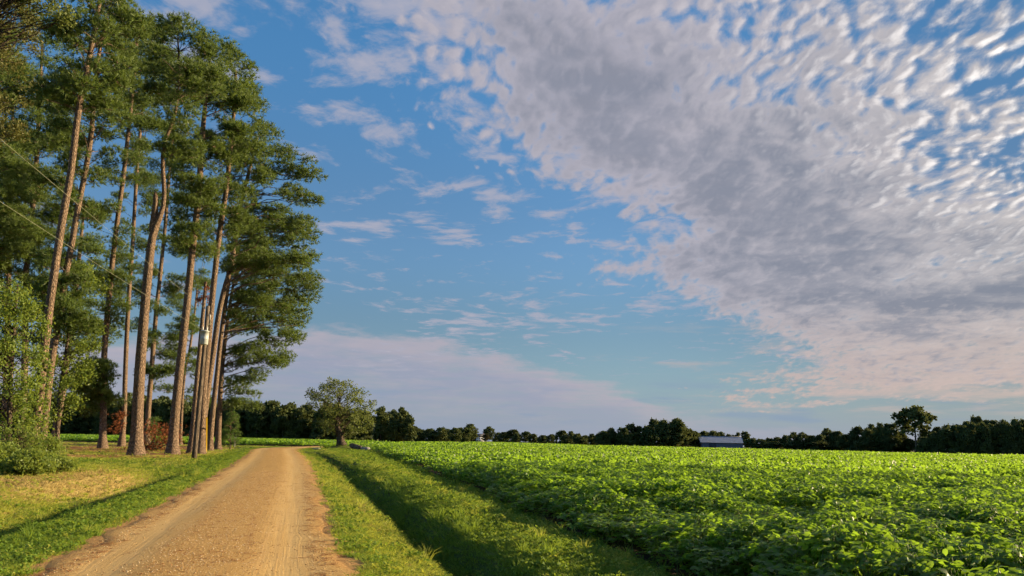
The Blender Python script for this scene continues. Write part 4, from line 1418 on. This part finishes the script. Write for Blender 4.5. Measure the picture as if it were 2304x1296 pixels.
def trifoliate(o_, D, N_, size):
    S = np.cross(N_, D)
    parts, vv = [], []
    val = rng.random()
    V, T = tube(np.array((o_ - D * size * 0.9 - N_ * size * 0.9, o_ - D * size * 0.4 - N_ * size * 0.25, o_)), (0.0035, 0.003, 0.0025), 3)
    T = np.concatenate((T[:, [0, 1, 2]], T[:, [0, 2, 3]]))
    parts.append((V, T))
    vv.append(np.full(len(V), val))
    for a in (0.0, 1.25, -1.25):
        d = unit(D * math.cos(a) + S * math.sin(a) + N_ * rng.uniform(-0.25, 0.15))
        n_ = unit(N_ + rng.normal(size=3) * 0.25)
        n_ = unit(n_ - d * np.dot(n_, d))
        V, T = leaflet(o_ + d * size * 0.12, d, n_, size, size * 0.80)
        parts.append((V, T))
        vv.append(np.full(len(V), np.clip(val + rng.uniform(-0.15, 0.15), 0, 1)))
    V, T = join(parts)
    return V, T, np.concatenate(vv)


def leaf_spots(n):
    """positions and frames of the leaves of one plant, dome-shaped canopy about 0.75 m tall"""
    out_ = []
    for i in range(n):
        f_ = (i + 0.5) / n
        th = i * 2.4 + rng.uniform(-0.4, 0.4)
        r = 0.27 * math.sqrt(f_) * rng.uniform(0.6, 1.15)
        z = 0.74 - 0.75 * r * r / 0.09 * 0.25 - (0.50 * rng.random() ** 1.4 if i % 3 else 0.0) + rng.uniform(-0.05, 0.05)
        D = np.array((math.cos(th), math.sin(th), rng.uniform(-0.35, 0.15)))
        D = unit(D)
        N_ = unit(np.array((rng.normal() * 0.6 + 0.15, rng.normal() * 0.6, 1.0)))
        N_ = unit(N_ - D * np.dot(N_, D))
        out_.append((np.array((math.cos(th) * r, math.sin(th) * r, z)), D, N_))
    return out_


def stem_mesh(spots, name='stem'):
    parts = [tube(np.array(((0, 0, -0.05), (0.01, 0, 0.3), (0, 0.01, 0.62))), (0.007, 0.006, 0.004), 5)]
    for (p_, D, N_) in spots[::3]:
        parts.append(tube(np.array(((0, 0, p_[2] * 0.5), p_ * np.array((0.6, 0.6, 0.85)), p_ - D * 0.08)), (0.004, 0.0035, 0.003), 3))
    V, Q = join(parts)
    return V, Q


def plant_mesh(nleaf, size, scale_xy=1.0):
    sp = leaf_spots(nleaf)
    Vs, Ts, vs, o_ = [], [], [], 0
    for p_, D, N_ in sp:
        V, T, v = trifoliate(p_ * np.array((scale_xy, scale_xy, 1)), D, N_, size * rng.uniform(0.75, 1.2))
        Vs.append(V)
        Ts.append(T + o_)
        vs.append(v)
        o_ += len(V)
    return np.concatenate(Vs), np.concatenate(Ts), np.concatenate(vs), sp


leaf_data = []
for i in range(6):
    V, T, v = trifoliate(np.zeros(3), np.array((1.0, 0, 0)), np.array((0.0, 0, 1)), 0.074)
    leaf_data.append(mdata('soy_leaf', V, T, M_soy, False, {'v': v}))
plant_foliage, plant_stem = [], []
for i in range(7):
    V, T, v, sp = plant_mesh(50, 0.070)
    plant_foliage.append(mdata('soy_foliage', V, T, M_soy, False, {'v': v}))
    V, Q = stem_mesh(sp)
    plant_stem.append(mdata('soy_stem', V, Q, M_stem, True))


def soy_height(x, y):
    e = x - soy_edge(y)
    gap = sstep(fbm(x, y, 2.6, 77, 3), 0.24, 0.38)
    return (0.62 + 0.36 * (fbm(x, y, 3.0, 70) - 0.5) + 0.25 * (vnoise(x, y, 0.9, 71) - 0.5)) * np.where(y < 128, np.interp(e, [0, 0.3, 1.0], [0.48, 0.64, 1.0]), 1.0) * (0.62 + 0.38 * gap)


def soy_field(x, y):
    return ((x > soy_edge(y) + 0.12) & (y < np.interp(np.arctan2(x, y), [-0.6, -0.02, 0.1, 0.25, 0.6, 0.9], [640, 620, 300, 266, 190, 190]))) | in_soy_left(x, y)


def polar_grid(r0, r1, cell, amin=-0.80, amax=0.86):
    """jittered square grid restricted to a ring sector about the camera"""
    xs = np.arange(r1 * math.sin(amin) * 1.02, r1 * math.sin(amax) * 1.02, cell)
    ys = np.arange(0.5, r1, cell)
    X, Y_ = np.meshgrid(xs, ys)
    X = X.ravel() + (rng.random(X.size) - 0.5) * cell * 0.95
    Y_ = Y_.ravel() + (rng.random(Y_.size) - 0.5) * cell * 0.95
    r = np.hypot(X, Y_)
    a = np.arctan2(X, Y_)
    k_ = (r >= r0) & (r < r1) & (a > amin) & (a < amax)
    return X[k_], Y_[k_]


# nearest plants: one object each, the very nearest with every leaf its own part
X, Y_ = polar_grid(2.6, 15.0, 0.34)
k_ = soy_field(X, Y_)
X, Y_ = X[k_], Y_[k_]
order = np.argsort(np.hypot(X, Y_))
X, Y_ = X[order], Y_[order]
inview = np.abs(np.arctan2(X, Y_)) < 0.60
first = np.where(inview)[0][:300]
mask1 = np.zeros(len(X), bool)
mask1[first] = True
LBL = 'leafy green soybean plant in the nearest corner of the field'
for q, i in enumerate(first):
    z = float(terrain(X[i], Y_[i]))
    h = float(soy_height(X[i], Y_[i])) / 0.74
    root = empty('soybean_plant', (X[i], Y_[i], z), LBL, 'plant', 'soybean plants in the nearest corner of the field')
    root.rotation_euler = (0, 0, rf_.uniform(0, 6.28))
    root.scale = (1.08, 1.08, h)
    v = q % 7
    if q < 44:
        sp = leaf_spots(38)
        obj('stem', plant_stem[v], root)
        for p_, D, N_ in sp:
            lf = obj('leaf', leaf_data[rf_.randrange(6)], root)
            S = np.cross(N_, D)
            s_ = rf_.uniform(0.75, 1.2)
            lf.matrix_local = Matrix(((D[0] * s_, S[0] * s_, N_[0] * s_, p_[0]), (D[1] * s_, S[1] * s_, N_[1] * s_, p_[1]), (D[2] * s_, S[2] * s_, N_[2] * s_, p_[2]), (0, 0, 0, 1)))
    else:
        obj('stem', plant_stem[v], root)
        obj('foliage', plant_foliage[v], root)

# the rest of the crop is one mass
mid_meshes, far_meshes = [], []
for i in range(4):
    n = 130
    O = np.stack((rng.uniform(-0.55, 0.55, n), rng.uniform(-0.55, 0.55, n), 0.70 - 0.30 * rng.random(n) ** 2.0 + rng.uniform(-0.05, 0.05, n)), 1)
    V, Fc, v = leaves(O, 0.16, 0.8, 0.8)
    mid_meshes.append(mdata('soy_mid', V, Fc, M_soy, False, {'v': v}))
for i in range(4):
    n = 240
    O = np.stack((rng.uniform(-1.5, 1.5, n), rng.uniform(-1.5, 1.5, n), 0.72 - 0.28 * rng.random(n) ** 1.5 + rng.uniform(-0.06, 0.06, n)), 1)
    V, Fc, v = leaves(O, 0.30, 0.8, 0.8)
    far_meshes.append(mdata('soy_far', V, Fc, M_soy, False, {'v': v}))
soy_coll = hidden_collection('soy_source', plant_foliage + mid_meshes + far_meshes)
PX, PYs, PS, PI, PZ = [X[~mask1]], [Y_[~mask1]], [np.full((~mask1).sum(), 1.08)], [rng.integers(0, 7, (~mask1).sum())], []
for r0, r1, cell, lo, hi, sc_ in ((15, 34, 0.40, 0, 7, 1.2), (34, 75, 0.85, 7, 11, 1.0), (75, 130, 1.15, 7, 11, 1.25), (130, 330, 2.3, 11, 15, 1.0), (330, 640, 4.0, 11, 15, 1.6)):
    x, y = polar_grid(r0, r1, cell, -0.72, 0.74)
    k_ = soy_field(x, y)
    x, y = x[k_], y[k_]
    PX.append(x)
    PYs.append(y)
    PS.append(np.full(len(x), sc_))
    PI.append(rng.integers(lo, hi, len(x)))
PX, PYs, PS, PI = map(np.concatenate, (PX, PYs, PS, PI))
hz_ = np.clip(soy_height(PX, PYs) / 0.74, 0.45, 1.4)
pz = np.where(np.hypot(PX, PYs) < 60, terrain(PX, PYs), 0)
n = len(PX)
scatter('soybean_crop', np.stack((PX, PYs, pz), 1), np.stack((rng.normal(size=n) * 0.05, rng.normal(size=n) * 0.05, rng.random(n) * 6.283), 1),
        np.stack((PS, PS, hz_), 1), PI, soy_coll, 'stuff', 'dense green soybean crop covering the flat field', 'crop')

# ---- grass
def tuft(n, h, spread, w, lean, mat):
    a = rng.random(n) * 6.283
    r = spread * np.sqrt(rng.random(n))
    O = np.stack((np.cos(a) * r, np.sin(a) * r, np.full(n, -0.01)), 1)
    D = unit(np.stack((np.cos(a) * lean, np.sin(a) * lean, np.ones(n)), 1) + rng.normal(size=(n, 3)) * 0.35 * np.array((1, 1, 0.1)))
    S = unit(np.cross(D, rand_dirs(n)))
    l = h * (0.5 + 0.7 * rng.random((n, 1)))
    bend = np.stack((np.cos(a), np.sin(a), -0.3 * np.ones(n)), 1) * l * 0.3
    V = np.stack((O - S * w, O + S * w, O + D * l * 0.6 + S * w * 0.7, O + D * l * 0.6 - S * w * 0.7, O + D * l + bend), 1).reshape(-1, 3)
    i = np.arange(n)[:, None] * 5
    return mdata('tuft', V, [np.concatenate((i + [[0, 1, 2]], i + [[0, 2, 3]], i + [[3, 2, 4]]))], mat, False, {'v': np.repeat(rng.random(n), 5)})


tufts = []
for mt in (M_grass_g, M_grass_y, M_grass_d):
    for i in range(3):
        tufts.append(tuft(20, 0.075, 0.085, 0.0042, 0.5, mt))
for mt in (M_grass_g, M_grass_y, M_grass_d):
    tufts.append(tuft(30, 0.26, 0.06, 0.0045, 0.18, mt))
for mt in (M_grass_g, M_grass_y):                      # broad-leaved weeds in the turf
    n = 14
    O = np.stack((rng.normal(size=n) * 0.05, rng.normal(size=n) * 0.05, 0.02 + 0.05 * rng.random(n)), 1)
    V, Fc, v = leaves(O, 0.05, 1.0, 0.7)
    tufts.append(mdata('weed', V, Fc, mt, False, {'v': v}))
grass_coll = hidden_collection('grass_source', tufts)
GX, GY, GS = [], [], []
for r0, r1, cell, sc_ in ((6.5, 14, 0.062, 0.9), (14, 24, 0.095, 1.15), (24, 42, 0.17, 1.6), (42, 80, 0.36, 2.4), (80, 130, 0.8, 3.6)):
    x, y = polar_grid(r0, r1, cell, -0.82, 0.30)
    t = x - road_x(y)
    keep = (x < soy_edge(y) + 0.10) & (np.abs(t) > road_hw(y) * 1.04 + (fbm(x, y, 0.8, 50) - 0.5) * 0.7) & (y < 132) & (x > -75)
    edge = np.abs(t) - road_hw(y)
    keep &= rng.random(len(x)) < np.clip(0.25 + edge / 0.45, 0.1, 1)
    keep &= rng.random(len(x)) > 0.85 * strawness(x, y)
    keep &= rng.random(len(x)) > 0.45 * dryness(x, y)
    GX.append(x[keep])
    GY.append(y[keep])
    GS.append(np.full(keep.sum(), sc_))
GX, GY, GS = map(np.concatenate, (GX, GY, GS))
n = len(GX)
dr = dryness(GX, GY) + rng.normal(size=n) * 0.14 + 0.18 * (fbm(GX, GY, 1.5, 90) - 0.4)
t = GX - road_x(GY)
dr += 0.34 * np.exp(-((t - 2.75) / 0.6) ** 2)                # yellower tufts paint the sunlit look of the right ditch's lip
dr += 0.25 * np.exp(-((t - 5.3) / 0.7) ** 2) * (fbm(GX, GY, 2.0, 95) > 0.42)  # yellow patches lighten the strip by the crop, sunlight put into colour
mi = np.where(dr > 0.62, 2, np.where(dr > 0.27, 1, 0))
idx_ = mi * 3 + rng.integers(0, 3, n)
ditch = np.exp(-((t - 3.7) / 0.45) ** 2) * (GY < 70)
tall = rng.random(n) < (0.004 + 0.14 * ditch * (fbm(GX, GY, 1.5, 97) > 0.55) + 0.05 * np.exp(-((GX - soy_edge(GY)) / 0.2) ** 2))
idx_ = np.where(tall, 9 + mi, idx_)
weed = (rng.random(n) < 0.12) & ~tall
idx_ = np.where(weed, 12 + (mi > 0), idx_)
hv = 0.75 + 0.6 * fbm(GX, GY, 0.7, 99)
sz = np.where(tall, np.minimum(GS, 1.3) * rng.uniform(0.5, 1.1, n), GS)
zs = np.where(tall, sz, np.minimum(GS, 1.0 + 0.25 * GS))
scatter('grass', np.stack((GX, GY, terrain(GX, GY)), 1), np.stack((np.zeros(n), np.zeros(n), rng.random(n) * 6.283), 1),
        np.stack((sz, sz, zs * hv), 1), idx_, grass_coll, 'stuff', 'short green and yellowing grass on the verges and lawn', 'grass')

# ---- loose gravel and needle litter on the road
def pebble():
    V = rand_dirs(14)
    import bmesh
    bm = bmesh.new()
    for p_ in V * np.array((1, 0.8, 0.55)):
        bm.verts.new(p_)
    bmesh.ops.convex_hull(bm, input=bm.verts)
    bm.verts.ensure_lookup_table()
    bm.verts.index_update()
    Vv = np.array([v_.co for v_ in bm.verts])
    T = np.array([[v_.index for v_ in f_.verts] for f_ in bm.faces])
    bm.free()
    return Vv, T


M_peb = [plain_mat('gravel_%s' % n_, c_, 0.9, 0.15, 0.3, 30) for n_, c_ in (('tan', (0.50, 0.34, 0.16)), ('rust', (0.30, 0.15, 0.06)), ('pale', (0.62, 0.48, 0.30)))]
pebs = [mdata('pebble', *pebble(), M_peb[i % 3]) for i in range(6)]
lit = []
for i in range(3):
    V, Fc, v = needles(np.zeros((7, 3)) + rng.normal(size=(7, 3)) * (0.05, 0.05, 0.004), rand_dirs(7) * (1, 1, 0.05), 2, 0.11, 0.003, 0.2)
    V[:, 2] = np.abs(V[:, 2]) * 0.3
    lit.append(mdata('litter', V, Fc, M_dead, False, {'v': v}))
gv_coll = hidden_collection('gravel_source', pebs + lit)
N_ = 26000
yv = 7.0 + 26.0 * rng.random(N_) ** 1.7
uv_ = np.clip(rng.normal(size=N_) * 0.32, -1, 1) * rng.choice((1, 1), N_)
far_e = rng.random(N_) < 0.30
uv_ = np.where(far_e, np.sign(rng.normal(size=N_)) * rng.uniform(0.75, 1.05, N_), uv_)
xv = road_x(yv) + uv_ * road_hw(yv)
zv = 0.018 + 0.05 * (1 - uv_ ** 2) - 0.025 * np.exp(-((np.abs(uv_) - 0.58) / 0.16) ** 2) - 0.03 * sstep(np.abs(uv_), 0.9, 1.0)
li = rng.random(N_) < np.where(np.abs(uv_) > 0.72, 0.10, 0.012)
s_ = 0.004 + 0.008 * rng.random(N_) ** 3
s_ = np.where(li, 1.0, s_)
scatter('gravel', np.stack((xv, yv, zv), 1), np.stack((np.zeros(N_), np.zeros(N_), rng.random(N_) * 6.283), 1), np.stack((s_, s_, s_), 1),
        np.where(li, rng.integers(6, 9, N_), rng.integers(0, 6, N_)), gv_coll, 'stuff', 'loose tan gravel and pine needle litter on the dirt road', 'gravel')
